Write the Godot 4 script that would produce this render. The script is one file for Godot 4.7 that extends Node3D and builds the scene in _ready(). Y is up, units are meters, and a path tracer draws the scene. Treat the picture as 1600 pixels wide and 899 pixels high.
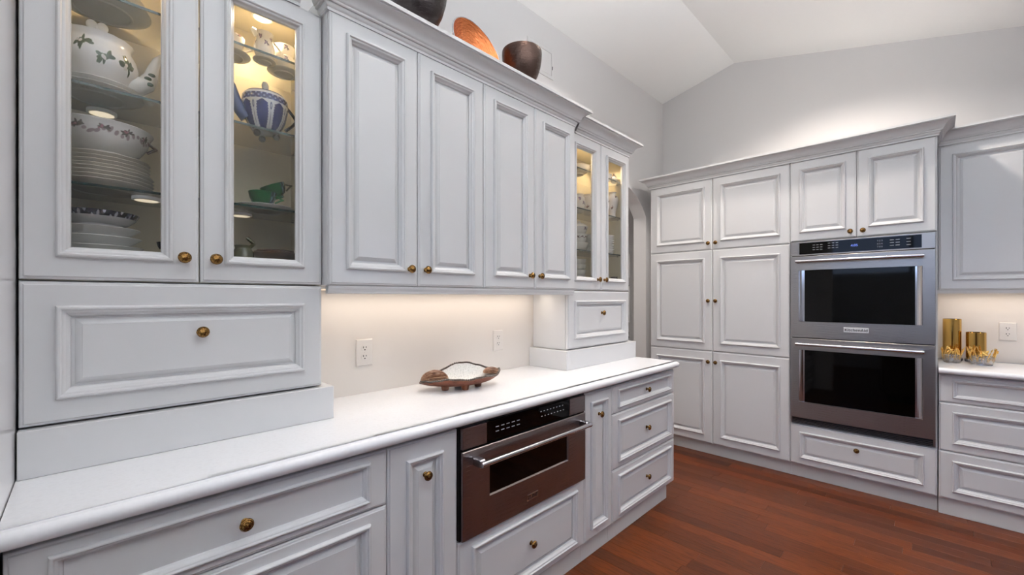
extends Node3D

# ------------------------------------------------------------------ mesh builder
class MB:
	var v := PackedVector3Array()
	var n := PackedVector3Array()
	var t := PackedVector2Array()
	var i := PackedInt32Array()

	func tri(a: Vector3, b: Vector3, c: Vector3, na: Vector3, nb: Vector3, nc: Vector3, ta := Vector2.ZERO, tb := Vector2.ZERO, tc := Vector2.ZERO) -> void:
		var g := (b - a).cross(c - a)
		if g.length_squared() < 1e-18:
			return
		var k := v.size()
		if g.dot(na + nb + nc) > 0.0:
			v.append_array([a, c, b]); n.append_array([na, nc, nb]); t.append_array([ta, tc, tb])
		else:
			v.append_array([a, b, c]); n.append_array([na, nb, nc]); t.append_array([ta, tb, tc])
		i.append_array([k, k + 1, k + 2])

	func quad(a: Vector3, b: Vector3, c: Vector3, d: Vector3, out: Vector3) -> void:
		# flat quad a-b-c-d whose normal points to the side of «out»
		var g := (b - a).cross(c - a)
		if g.length_squared() < 1e-18:
			g = (c - a).cross(d - a)
		g = g.normalized()
		if g.dot(out) < 0.0:
			g = -g
		var lu := a.distance_to(b)
		var lv := a.distance_to(d)
		tri(a, b, c, g, g, g, Vector2(0, 0), Vector2(lu, 0), Vector2(lu, lv))
		tri(a, c, d, g, g, g, Vector2(0, 0), Vector2(lu, lv), Vector2(0, lv))

	func squad(a: Vector3, b: Vector3, c: Vector3, d: Vector3, na: Vector3, nb: Vector3, nc: Vector3, nd: Vector3, ta := Vector2.ZERO, tb := Vector2.ZERO, tc := Vector2.ZERO, td := Vector2.ZERO) -> void:
		tri(a, b, c, na, nb, nc, ta, tb, tc)
		tri(a, c, d, na, nc, nd, ta, tc, td)

	func box(lo: Vector3, hi: Vector3, e := 0.0) -> void:
		# box with chamfered edges
		e = minf(e, 0.45 * minf(hi.x - lo.x, minf(hi.y - lo.y, hi.z - lo.z)))
		var c := (lo + hi) * 0.5
		var h := (hi - lo) * 0.5
		for ax in 3:
			for s in [-1.0, 1.0]:
				var o := Vector3.ZERO
				o[ax] = s
				var b := (ax + 1) % 3
				var d := (ax + 2) % 3
				var p := []
				for q in [[-1, -1], [1, -1], [1, 1], [-1, 1]]:
					var w := Vector3.ZERO
					w[ax] = s * h[ax]
					w[b] = q[0] * (h[b] - e)
					w[d] = q[1] * (h[d] - e)
					p.append(c + w)
				quad(p[0], p[1], p[2], p[3], o)
		if e <= 0.0:
			return
		for ax in 3:
			var b := (ax + 1) % 3
			var d := (ax + 2) % 3
			for sb in [-1.0, 1.0]:
				for sd in [-1.0, 1.0]:
					var p := []
					for sa in [-1.0, 1.0]:
						var w := Vector3.ZERO
						w[ax] = sa * (h[ax] - e); w[b] = sb * h[b]; w[d] = sd * (h[d] - e)
						var w2 := w
						w2[b] = sb * (h[b] - e); w2[d] = sd * h[d]
						p.append(c + w); p.append(c + w2)
					var o := Vector3.ZERO
					o[b] = sb; o[d] = sd
					quad(p[0], p[2], p[3], p[1], o)
		for sx in [-1.0, 1.0]:
			for sy in [-1.0, 1.0]:
				for sz in [-1.0, 1.0]:
					var s := Vector3(sx, sy, sz)
					var a := c + Vector3(sx * h.x, sy * (h.y - e), sz * (h.z - e))
					var b := c + Vector3(sx * (h.x - e), sy * h.y, sz * (h.z - e))
					var d := c + Vector3(sx * (h.x - e), sy * (h.y - e), sz * h.z)
					var o := s.normalized()
					tri(a, b, d, o, o, o)

	# smoothed normals of a profile: one entry per segment, [p0, p1, n0, n1]; normal is (dy, -dx)
	static func segs(p: Array, split := 38.0) -> Array:
		var fl := []
		for k in p.size() - 1:
			var d: Vector2 = p[k + 1] - p[k]
			fl.append(Vector2(d.y, -d.x).normalized())
		var out := []
		for k in fl.size():
			var n0: Vector2 = fl[k]
			var n1: Vector2 = fl[k]
			if k > 0 and absf(rad_to_deg(n0.angle_to(fl[k - 1]))) < split:
				n0 = (n0 + fl[k - 1]).normalized()
			if k < fl.size() - 1 and absf(rad_to_deg(n1.angle_to(fl[k + 1]))) < split:
				n1 = (fl[k] + fl[k + 1]).normalized()
			out.append([p[k], p[k + 1], n0, n1])
		return out

	# lathe about y. p: Array of Vector2(r, y). wave: radius (1 + amp*w(y)*cos(count*a))
	func lathe(p: Array, seg := 32, amp := 0.0, count := 0, at := Vector3.ZERO) -> void:
		var s := segs(p)
		var total := 0.0
		for q in s:
			total += q[0].distance_to(q[1])
		var run := 0.0
		for q in s:
			var l: float = q[0].distance_to(q[1])
			var v0 := run / total
			run += l
			var v1 := run / total
			for k in seg:
				var a0 := TAU * k / seg
				var a1 := TAU * (k + 1) / seg
				var f0 := 1.0 + amp * cos(count * a0)
				var f1 := 1.0 + amp * cos(count * a1)
				var c0 := Vector3(cos(a0), 0, sin(a0))
				var c1 := Vector3(cos(a1), 0, sin(a1))
				var up := Vector3.UP
				squad(at + c0 * q[0].x * f0 + up * q[0].y, at + c1 * q[0].x * f1 + up * q[0].y, at + c1 * q[1].x * f1 + up * q[1].y, at + c0 * q[1].x * f0 + up * q[1].y,
					c0 * q[2].x + up * q[2].y, c1 * q[2].x + up * q[2].y, c1 * q[3].x + up * q[3].y, c0 * q[3].x + up * q[3].y,
					Vector2(float(k) / seg, v0), Vector2((k + 1.0) / seg, v0), Vector2((k + 1.0) / seg, v1), Vector2(float(k) / seg, v1))

	# profile (out, y) run along a plan polyline (x, z); outward is to the left of travel turned by side
	func run(p: Array, path: Array, side := 1.0, split := 38.0) -> void:
		var s := segs(p, split)
		var dirs := []
		for k in path.size() - 1:
			var d: Vector2 = (path[k + 1] - path[k]).normalized()
			dirs.append(Vector2(d.y, -d.x) * side)
		for k in path.size() - 1:
			var o: Vector2 = dirs[k]
			var m0 := o
			var m1 := o
			if k > 0:
				m0 = (o + dirs[k - 1]) / (1.0 + o.dot(dirs[k - 1]))
			if k < dirs.size() - 1:
				m1 = (o + dirs[k + 1]) / (1.0 + o.dot(dirs[k + 1]))
			var a: Vector2 = path[k]
			var b: Vector2 = path[k + 1]
			var l := a.distance_to(b)
			for q in s:
				var pts := []
				for e in [[a, m0, q[0]], [b, m1, q[0]], [b, m1, q[1]], [a, m0, q[1]]]:
					var w: Vector2 = e[0] + e[1] * e[2].x
					pts.append(Vector3(w.x, e[2].y, w.y))
				var n0 := Vector3(o.x * q[2].x, q[2].y, o.y * q[2].x)
				var n1 := Vector3(o.x * q[3].x, q[3].y, o.y * q[3].x)
				squad(pts[0], pts[1], pts[2], pts[3], n0, n0, n1, n1, Vector2(0, q[0].y), Vector2(l, q[0].y), Vector2(l, q[1].y), Vector2(0, q[1].y))

	# end cap of a run: polygon of the profile at plan point a with outward dir o, facing f
	func cap(p: Array, a: Vector2, o: Vector2, f: Vector3) -> void:
		var poly := PackedVector2Array(p)
		var ids := Geometry2D.triangulate_polygon(poly)
		for k in range(0, ids.size(), 3):
			var q := []
			for j in 3:
				var w: Vector2 = poly[ids[k + j]]
				var g := a + o * w.x
				q.append(Vector3(g.x, w.y, g.y))
			tri(q[0], q[1], q[2], f, f, f)

	# nested rectangles in the xy plane facing +z. prof: Vector2(inset, z)
	func frame(x0: float, y0: float, x1: float, y1: float, p: Array, fill := true) -> void:
		var s := segs(p)
		for q in s:
			var i0: float = q[0].x
			var i1: float = q[1].x
			var c := [Vector2(x0, y0), Vector2(x1, y0), Vector2(x1, y1), Vector2(x0, y1)]
			var inw := [Vector2(1, 1), Vector2(-1, 1), Vector2(-1, -1), Vector2(1, -1)]
			var sd := [Vector2(0, 1), Vector2(-1, 0), Vector2(0, -1), Vector2(1, 0)]
			for k in 4:
				var k2 := (k + 1) % 4
				var a: Vector2 = c[k] + inw[k] * i0
				var b: Vector2 = c[k2] + inw[k2] * i0
				var d: Vector2 = c[k2] + inw[k2] * i1
				var e: Vector2 = c[k] + inw[k] * i1
				var dirn: Vector2 = sd[k]
				# (di, dz): normal = (-dz, di) in (inward, z)
				var n0 := Vector3(-dirn.x * q[2].x, -dirn.y * q[2].x, -q[2].y)
				var n1 := Vector3(-dirn.x * q[3].x, -dirn.y * q[3].x, -q[3].y)
				squad(Vector3(a.x, a.y, q[0].y), Vector3(b.x, b.y, q[0].y), Vector3(d.x, d.y, q[1].y), Vector3(e.x, e.y, q[1].y), n0, n0, n1, n1)
		if fill:
			var l: Vector2 = p[p.size() - 1]
			quad(Vector3(x0 + l.x, y0 + l.x, l.y), Vector3(x1 - l.x, y0 + l.x, l.y), Vector3(x1 - l.x, y1 - l.x, l.y), Vector3(x0 + l.x, y1 - l.x, l.y), Vector3(0, 0, 1))

	func tube(path: Array, rad, seg := 10, flat := 1.0, caps := true) -> void:
		var m := path.size()
		var rings := []
		var ns := []
		var prev := Vector3.ZERO
		for k in m:
			var d: Vector3 = (path[mini(k + 1, m - 1)] - path[maxi(k - 1, 0)]).normalized()
			var u := prev
			if k == 0:
				u = Vector3.UP if absf(d.y) < 0.9 else Vector3.RIGHT
			u = (u - d * u.dot(d)).normalized()
			prev = u
			var w := d.cross(u)
			var r: float = rad[k] if rad is Array else rad
			var ring := []
			var nr := []
			for j in seg:
				var a := TAU * j / seg
				var dirn := u * cos(a) + w * sin(a) * flat
				ring.append(path[k] + dirn * r)
				nr.append((u * cos(a) + w * sin(a) / maxf(flat, 0.1)).normalized())
			rings.append(ring)
			ns.append(nr)
		for k in m - 1:
			for j in seg:
				var j2 := (j + 1) % seg
				squad(rings[k][j], rings[k][j2], rings[k + 1][j2], rings[k + 1][j], ns[k][j], ns[k][j2], ns[k + 1][j2], ns[k + 1][j],
					Vector2(float(j) / seg, float(k) / m), Vector2((j + 1.0) / seg, float(k) / m), Vector2((j + 1.0) / seg, (k + 1.0) / m), Vector2(float(j) / seg, (k + 1.0) / m))
		if caps:
			for e in [0, m - 1]:
				var f: Vector3 = (path[0] - path[1]) if e == 0 else (path[m - 1] - path[m - 2])
				f = f.normalized()
				for j in seg:
					tri(path[e], rings[e][j], rings[e][(j + 1) % seg], f, f, f)

	func ball(at: Vector3, r: Vector3, seg := 14) -> void:
		for a in seg:
			for b in seg / 2:
				var q := []
				for e in [[a, b], [a + 1, b], [a + 1, b + 1], [a, b + 1]]:
					var th: float = TAU * e[0] / seg
					var ph: float = PI * e[1] / (seg / 2) - PI / 2
					q.append(Vector3(cos(th) * cos(ph), sin(ph), sin(th) * cos(ph)))
				var nn := []
				for e in q:
					nn.append((e / r).normalized())
				squad(at + q[0] * r, at + q[1] * r, at + q[2] * r, at + q[3] * r, nn[0], nn[1], nn[2], nn[3])

	func mesh() -> ArrayMesh:
		var arr := []
		arr.resize(Mesh.ARRAY_MAX)
		arr[Mesh.ARRAY_VERTEX] = v
		arr[Mesh.ARRAY_NORMAL] = n
		arr[Mesh.ARRAY_TEX_UV] = t
		arr[Mesh.ARRAY_INDEX] = i
		var m := ArrayMesh.new()
		m.add_surface_from_arrays(Mesh.PRIMITIVE_TRIANGLES, arr)
		return m

# ------------------------------------------------------------------ naming and nodes
var used := {}
var M := {}
var rng := RandomNumberGenerator.new()

func numbered(called: String) -> String:
	if not used.has(called):
		used[called] = 0
		return called
	used[called] += 1
	return "%s_%03d" % [called, used[called]]

func tag(o: Node, label := "", category := "", group := "", kind := "") -> Node:
	if label: o.set_meta("label", label)
	if category: o.set_meta("category", category)
	if group: o.set_meta("group", group)
	if kind: o.set_meta("kind", kind)
	return o

func thing(called: String, label: String, category: String, at := Vector3.ZERO, turn := 0.0, group := "") -> Node3D:
	var o := Node3D.new()
	o.name = numbered(called)
	add_child(o, true)
	o.position = at
	o.rotation.y = turn
	tag(o, label, category, group)
	return o

func part(parent: Node, called: String, mesh, mat: Material, at := Vector3.ZERO) -> MeshInstance3D:
	var o := MeshInstance3D.new()
	var taken := {}
	for c in parent.get_children():
		taken[str(c.name)] = true
	var nm := called
	var k := 1
	if parent == self:
		nm = numbered(called)
	else:
		while taken.has(nm):
			nm = "%s_%03d" % [called, k]
			k += 1
	o.name = nm
	o.mesh = mesh.mesh() if mesh is MB else mesh
	o.material_override = null
	if o.mesh is PrimitiveMesh:
		o.mesh.material = mat
	else:
		for s in o.mesh.get_surface_count():
			o.set_surface_override_material(s, mat)
	o.position = at
	parent.add_child(o, true)
	return o

func struct(called: String, mesh, mat: Material) -> MeshInstance3D:
	var o := part(self, called, mesh, mat)
	o.set_meta("kind", "structure")
	return o

func bx(lo: Vector3, hi: Vector3, e := 0.0) -> MB:
	var m := MB.new()
	m.box(lo, hi, e)
	return m

# ------------------------------------------------------------------ materials
func mat(c: Color, rough := 0.5, metal := 0.0) -> StandardMaterial3D:
	var m := StandardMaterial3D.new()
	m.albedo_color = c
	m.roughness = rough
	m.metallic = metal
	return m

func noise_tex(freq: float, oct: int, sd: int, w := 256, h := 256, ramp := [], normal := false, bump := 4.0) -> NoiseTexture2D:
	var f := FastNoiseLite.new()
	f.seed = sd
	f.noise_type = FastNoiseLite.TYPE_SIMPLEX_SMOOTH
	f.frequency = freq
	f.fractal_octaves = oct
	var t := NoiseTexture2D.new()
	t.width = w
	t.height = h
	t.seamless = true
	t.noise = f
	t.as_normal_map = normal
	t.bump_strength = bump
	if ramp.size():
		var g := Gradient.new()
		var off := PackedFloat32Array()
		var col := PackedColorArray()
		for k in ramp.size():
			off.append(float(k) / (ramp.size() - 1))
			col.append(ramp[k])
		g.offsets = off
		g.colors = col
		t.color_ramp = g
	return t

func tri_map(m: StandardMaterial3D, scale: Vector3, world := false) -> void:
	m.uv1_triplanar = true
	m.uv1_world_triplanar = world
	m.uv1_scale = scale

func materials() -> void:
	var peel := noise_tex(0.02, 3, 5, 256, 256, [], true, 1.2)
	M.paint = mat(Color(0.852, 0.853, 0.858), 0.26)
	M.paint.metallic_specular = 0.5
	M.panel_gloss = mat(Color(0.955, 0.955, 0.965), 0.12)
	M.wall = mat(Color(0.862, 0.856, 0.854), 0.75)
	M.wall.normal_enabled = true
	M.wall.normal_texture = peel
	M.wall.normal_scale = 0.25
	tri_map(M.wall, Vector3(6, 6, 6), true)
	M.splash = mat(Color(0.90, 0.875, 0.85), 0.55)
	M.ceil = mat(Color(0.955, 0.955, 0.95), 0.9)
	M.inside = mat(Color(0.82, 0.79, 0.69), 0.5)
	M.quartz = mat(Color.WHITE, 0.16)
	M.quartz.albedo_texture = noise_tex(0.05, 4, 11, 512, 512, [Color(0.925, 0.93, 0.945), Color(0.95, 0.955, 0.97), Color(0.93, 0.934, 0.945)])
	tri_map(M.quartz, Vector3(1.6, 1.6, 1.6), true)
	M.kick = mat(Color(0.86, 0.86, 0.85), 0.5)
	M.dark_gap = mat(Color(0.05, 0.05, 0.05), 0.8)
	# brass
	M.brass = mat(Color(0.56, 0.43, 0.25), 0.2, 1.0)
	M.brass.normal_enabled = true
	M.brass.normal_texture = noise_tex(0.06, 3, 21, 128, 128, [], true, 6.0)
	M.brass.normal_scale = 1.0
	M.brass.albedo_texture = noise_tex(0.07, 2, 22, 128, 128, [Color(0.22, 0.18, 0.15), Color(0.75, 0.7, 0.66), Color(1, 1, 1), Color(1, 1, 1)])
	tri_map(M.brass, Vector3(16, 16, 16))
	# stainless
	var streak := noise_tex(0.03, 3, 31, 256, 256, [Color(0.42, 0.42, 0.42), Color(0.56, 0.56, 0.56)])
	var streak_n := noise_tex(0.03, 3, 32, 256, 256, [], true, 1.0)
	M.steel = mat(Color(0.625, 0.61, 0.60), 0.62, 1.0)
	M.steel.roughness_texture = streak
	M.steel.normal_enabled = true
	M.steel.normal_texture = streak_n
	M.steel.normal_scale = 0.10
	tri_map(M.steel, Vector3(0.6, 60, 0.6))
	M.steel_warm = M.steel.duplicate()
	M.steel_warm.albedo_color = Color(0.56, 0.53, 0.53)
	M.chrome = mat(Color(0.80, 0.80, 0.82), 0.12, 1.0)
	M.steel_bar = mat(Color(0.74, 0.74, 0.76), 0.25, 1.0)
	M.steel_dark = mat(Color(0.28, 0.28, 0.30), 0.35, 1.0)
	M.black_glass = mat(Color(0.012, 0.012, 0.012), 0.04)
	M.black_glass.metallic_specular = 0.3
	M.black = mat(Color(0.02, 0.02, 0.02), 0.45)
	M.print_grey = mat(Color(0.62, 0.63, 0.65), 0.6)
	M.ink = mat(Color(0.05, 0.05, 0.06), 0.6)
	M.clock = mat(Color(0.5, 0.6, 0.95), 0.5)
	M.clock.emission_enabled = true
	M.clock.emission = Color(0.45, 0.55, 1.0)
	M.clock.emission_energy_multiplier = 0.8
	M.badge = mat(Color(0.92, 0.92, 0.92), 0.3, 0.4)
	# glass
	M.pane = mat(Color(0.9, 0.93, 0.92, 0.02), 0.02)
	M.pane.metallic_specular = 0.28
	M.pane.transparency = BaseMaterial3D.TRANSPARENCY_ALPHA
	M.shelf = mat(Color(0.34, 0.36, 0.27, 0.27), 0.02)
	M.shelf.metallic_specular = 0.35
	M.shelf.transparency = BaseMaterial3D.TRANSPARENCY_ALPHA
	M.shelf_edge = mat(Color(0.10, 0.19, 0.17), 0.1)
	M.crystal = mat(Color(0.95, 0.95, 0.95, 0.04), 0.03)
	M.crystal.refraction_enabled = true
	M.crystal.refraction_scale = 0.05
	# plastic
	M.outlet = mat(Color(0.90, 0.88, 0.86), 0.35)
	M.slot = mat(Color(0.03, 0.03, 0.03), 0.8)
	# china
	M.china = mat(Color(0.90, 0.90, 0.885), 0.15)
	M.china_warm = mat(Color(0.86, 0.845, 0.80), 0.18)
	M.gold_rim = mat(Color(0.72, 0.58, 0.32), 0.25, 1.0)
	M.gold = mat(Color(0.84, 0.68, 0.38), 0.07, 1.0)
	M.gold_leaf = mat(Color(1.0, 0.83, 0.48), 0.25, 0.85)
	M.glaze_green = mat(Color(0.10, 0.42, 0.20), 0.12)
	M.glaze_black = mat(Color(0.06, 0.06, 0.065), 0.15)
	M.glaze_brown = mat(Color(0.30, 0.20, 0.12), 0.3)
	M.glaze_olive = mat(Color(0.33, 0.33, 0.20), 0.15)
	# hammered metals
	var rings := noise_tex(0.03, 3, 41, 256, 256, [], true, 5.0)
	M.pewter = mat(Color(0.30, 0.28, 0.28), 0.30, 1.0)
	M.pewter.normal_enabled = true
	M.pewter.normal_texture = rings
	M.pewter.normal_scale = 0.5
	M.pewter.uv1_scale = Vector3(1.5, 14, 1)
	M.pewter_brown = M.pewter.duplicate()
	M.pewter_brown.albedo_color = Color(0.34, 0.275, 0.25)
	M.copper = mat(Color.WHITE, 0.32, 0.9)
	M.copper.albedo_texture = noise_tex(0.03, 4, 42, 256, 256, [Color(0.62, 0.30, 0.15), Color(0.86, 0.50, 0.30), Color(0.95, 0.66, 0.46)])
	M.copper.normal_enabled = true
	M.copper.normal_texture = rings
	M.copper.normal_scale = 0.6
	M.copper.uv1_scale = Vector3(2, 12, 1)
	M.carved = mat(Color.WHITE, 0.45)
	M.carved.albedo_texture = noise_tex(0.02, 4, 43, 256, 256, [Color(0.30, 0.15, 0.08), Color(0.46, 0.25, 0.15), Color(0.52, 0.30, 0.19)])
	M.carved.normal_enabled = true
	M.carved.normal_texture = noise_tex(0.04, 3, 44, 256, 256, [], true, 3.0)
	M.carved.normal_scale = 0.6
	tri_map(M.carved, Vector3(3, 8, 8))
	M.shell_grain = mat(Color.WHITE, 0.4)
	M.shell_grain.albedo_texture = noise_tex(0.03, 4, 47, 256, 256, [Color(0.22, 0.12, 0.07), Color(0.50, 0.33, 0.22), Color(0.80, 0.72, 0.66)])
	tri_map(M.shell_grain, Vector3(4, 14, 14))
	M.pearl = mat(Color.WHITE, 0.22)
	M.pearl.albedo_texture = noise_tex(0.05, 4, 45, 256, 256, [Color(0.62, 0.61, 0.58), Color(0.86, 0.86, 0.84), Color(0.95, 0.94, 0.93), Color(0.80, 0.79, 0.75)])
	M.pearl.normal_enabled = true
	M.pearl.normal_texture = noise_tex(0.05, 3, 46, 256, 256, [], true, 5.0)
	M.pearl.normal_scale = 0.5
	tri_map(M.pearl, Vector3(9, 9, 9))
	M.bead = mat(Color(0.36, 0.33, 0.31), 0.25, 0.6)
	# floor
	var grain := noise_tex(0.018, 4, 51, 512, 512, [Color(0.72, 0.70, 0.68), Color(0.95, 0.94, 0.93), Color(1, 1, 1)])
	var grain_n := noise_tex(0.03, 3, 52, 256, 256, [], true, 1.5)
	var tones := [Color(0.375, 0.188, 0.082), Color(0.43, 0.215, 0.095), Color(0.345, 0.165, 0.07), Color(0.39, 0.195, 0.09), Color(0.455, 0.228, 0.095), Color(0.355, 0.182, 0.09), Color(0.275, 0.14, 0.085), Color(0.42, 0.192, 0.065)]
	M.planks = []
	for k in tones.size():
		var m := mat(tones[k], 0.34)
		m.metallic_specular = 0.36
		m.albedo_texture = grain
		m.normal_enabled = true
		m.normal_texture = grain_n
		m.normal_scale = 0.15
		tri_map(m, Vector3(9, 9, 0.9), true)
		m.uv1_offset = Vector3(k * 0.37, k * 0.11, k * 0.23)
		M.planks.append(m)
	M.walnut = mat(Color(0.27, 0.18, 0.13), 0.45)
	M.dark_stone = mat(Color(0.13, 0.12, 0.12), 0.3)
	M.subfloor = mat(Color(0.13, 0.06, 0.04), 0.8)
	# lamps
	M.led_warm = mat(Color(1, 0.95, 0.85), 0.6)
	M.led_warm.emission_enabled = true
	M.led_warm.emission = Color(1.0, 0.86, 0.68)
	M.led_warm.emission_energy_multiplier = 2.0
	M.puck_dim = mat(Color(0.95, 0.92, 0.85), 0.6)
	M.puck_dim.emission_enabled = true
	M.puck_dim.emission = Color(1.0, 0.93, 0.80)
	M.puck_dim.emission_energy_multiplier = 0.75
	M.led_white = mat(Color(1, 0.98, 0.95), 0.6)
	M.led_white.emission_enabled = true
	M.led_white.emission = Color(1.0, 0.95, 0.88)
	M.led_white.emission_energy_multiplier = 3.0
	M.white_trim = mat(Color(0.92, 0.92, 0.91), 0.5)
	M.door_white = mat(Color(0.80, 0.80, 0.80), 0.5)

# ------------------------------------------------------------------ printed patterns (flat print on china)
func blob(im: Image, cx: float, cy: float, rx: float, ry: float, ang: float, c: Color, soft := 0.25) -> void:
	var w := im.get_width()
	var h := im.get_height()
	var r := maxf(rx, ry) + 1.0
	for y in range(maxi(0, int(cy - r)), mini(h, int(cy + r) + 1)):
		for x in range(int(cx - r), int(cx + r) + 1):
			var d := Vector2(x - cx, y - cy).rotated(-ang)
			var e := sqrt(d.x * d.x / (rx * rx) + d.y * d.y / (ry * ry))
			if e < 1.0:
				var xx := posmod(x, w)
				var a := clampf((1.0 - e) / soft, 0.0, 1.0) * c.a
				im.set_pixel(xx, y, im.get_pixel(xx, y).lerp(Color(c.r, c.g, c.b), a))

func printed(im: Image, rough := 0.15) -> StandardMaterial3D:
	var m := mat(Color.WHITE, rough)
	m.albedo_texture = ImageTexture.create_from_image(im)
	return m

func blank(w: int, h: int, c: Color) -> Image:
	var im := Image.create(w, h, false, Image.FORMAT_RGB8)
	im.fill(c)
	return im

func sprig(im: Image, cx: float, cy: float, s: float, leaf: Color, petal: Color) -> void:
	for k in 11:
		var a := rng.randf_range(0, TAU)
		var d := rng.randf_range(0.15, 0.8) * s
		blob(im, cx + cos(a) * d, cy + sin(a) * d * 0.6, s * 0.46, s * 0.17, a + rng.randf_range(-0.4, 0.4), leaf.darkened(rng.randf_range(0.0, 0.35)))
	for k in 4:
		var a := rng.randf_range(0, TAU)
		var d := rng.randf_range(0.0, 0.5) * s
		blob(im, cx + cos(a) * d + s * 0.25, cy + sin(a) * d * 0.6, s * 0.2, s * 0.17, a, petal.lightened(rng.randf_range(0.0, 0.3)))

func print_materials() -> void:
	rng.seed = 7
	var im := blank(1024, 256, Color(0.90, 0.90, 0.895))
	var leaf := Color(0.22, 0.30, 0.16)
	for u in [0.305, 0.222, 0.13, 0.42, 0.6, 0.8, 0.95]:
		sprig(im, u * 1024, (0.52 if u < 0.26 else 0.64) * 256, 36, leaf, Color(0.80, 0.78, 0.76))
	M.china_leaf = printed(im)
	im = blank(512, 256, Color(0.87, 0.865, 0.85))
	for k in 48:
		var u := k / 48.0
		blob(im, u * 512, 108 + 5 * sin(u * 60.0), 5 + 2 * (k % 3), 4, u * 9.0, Color(0.45, 0.36, 0.36, 0.6))
		if k % 4 == 0:
			sprig(im, u * 512, 114, 13, Color(0.45, 0.42, 0.38), Color(0.62, 0.42, 0.45))
	M.china_band = printed(im)
	im = blank(512, 256, Color(0.88, 0.875, 0.87))
	for k in 9:
		sprig(im, (k + 0.3) / 9.0 * 512, 120 + 34 * (k % 2), 24, Color(0.50, 0.48, 0.56), Color(0.62, 0.48, 0.62))
	M.china_violet = printed(im)
	im = blank(512, 256, Color(0.89, 0.87, 0.85))
	for k in 8:
		sprig(im, (k + 0.3) / 8.0 * 512, 95 + 40 * (k % 3), 22, Color(0.45, 0.42, 0.38), Color(0.62, 0.36, 0.34))
	M.china_rose = printed(im)
	# blue and white teapot: wide blue panels, narrow arrows between, a band at the rim
	im = blank(1024, 256, Color(0.86, 0.87, 0.88))
	var blue := Color(0.07, 0.09, 0.32)
	for k in 8:
		var cx := (k + 0.5) / 8.0 * 1024
		for y in range(60, 196):
			var f := (y - 60) / 136.0
			var hw := 43.0 * (0.62 + 0.38 * sin(f * PI * 0.75 + 0.35)) + 3.0 * sin(y * 0.5)
			if f > 0.9:
				hw *= (1.0 - f) * 10.0
			for x in range(int(cx - hw), int(cx + hw)):
				var tex := 0.5 + 0.5 * sin(x * 0.55 + 4.0 * sin(y * 0.13)) * cos(y * 0.31)
				im.set_pixel(posmod(x, 1024), y, blue.lerp(Color(0.36, 0.42, 0.66), tex * tex * 0.5))
		var ax := k / 8.0 * 1024
		blob(im, ax, 170, 9, 20, 0, Color(0.20, 0.24, 0.42), 0.3)
		blob(im, ax, 170, 5, 13, 0, Color(0.75, 0.77, 0.80), 0.4)
		blob(im, ax, 110, 3, 50, 0, Color(0.35, 0.38, 0.50), 0.6)
	for x in 1024:
		for y in range(200, 228):
			var w := 0.5 + 0.5 * sin(x * 0.16) * cos((y - 200) * 0.26)
			im.set_pixel(x, y, blue.lerp(Color(0.70, 0.74, 0.84), 0.75 if w > 0.72 else 0.08))
	M.china_blue = printed(im)
	# chequered blue border
	im = blank(512, 128, Color(0.80, 0.80, 0.80))
	for x in 512:
		for y in range(58, 128):
			var c := sin(x * 0.36 + (y - 58) * 0.15) * cos(x * 0.18 - (y - 58) * 0.2)
			im.set_pixel(x, y, Color(0.09, 0.09, 0.17) if c > -0.35 else Color(0.70, 0.70, 0.74))
	M.china_border = printed(im)
	# green cup with a woven motif
	im = blank(512, 128, Color(0.05, 0.34, 0.15))
	for x in range(0, 96):
		for y in 128:
			var c := sin(x * 0.17) * sin(y * 0.17) + 0.5 * sin(x * 0.5) * cos(y * 0.5)
			im.set_pixel(x, y, Color(0.42, 0.55, 0.58) if c > 0.25 else Color(0.10, 0.22, 0.20))
	M.china_green = printed(im)

# ------------------------------------------------------------------ cabinet parts
const DOOR_T := 0.020
var knob_mesh: ArrayMesh

func make_knob_mesh() -> void:
	var m := MB.new()
	m.lathe([Vector2(0.0, 0.0), Vector2(0.0095, 0.0), Vector2(0.0095, 0.002), Vector2(0.006, 0.0045), Vector2(0.0048, 0.009), Vector2(0.0055, 0.013), Vector2(0.010, 0.0155),
		Vector2(0.0152, 0.018), Vector2(0.0165, 0.0205), Vector2(0.0158, 0.0232), Vector2(0.0135, 0.0255), Vector2(0.0118, 0.0252), Vector2(0.0105, 0.0266), Vector2(0.006, 0.029), Vector2(0.0, 0.0298)], 22)
	knob_mesh = m.mesh()

func add_knob(door: Node, x: float, y: float) -> void:
	var k := part(door, "knob", knob_mesh, M.brass, Vector3(x, y, DOOR_T))
	k.rotation.x = PI / 2
	k.set_meta("label", "round antique brass knob")

const MOULD := [Vector2(0.0, 0.0), Vector2(0.0, 0.006), Vector2(0.0015, 0.0102), Vector2(0.0045, 0.0128), Vector2(0.008, 0.0128), Vector2(0.0105, 0.0104), Vector2(0.0115, 0.0078), Vector2(0.015, 0.0078), Vector2(0.0175, 0.006), Vector2(0.019, 0.002), Vector2(0.0215, -0.0025), Vector2(0.025, -0.0045), Vector2(0.027, -0.0105)]

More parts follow.
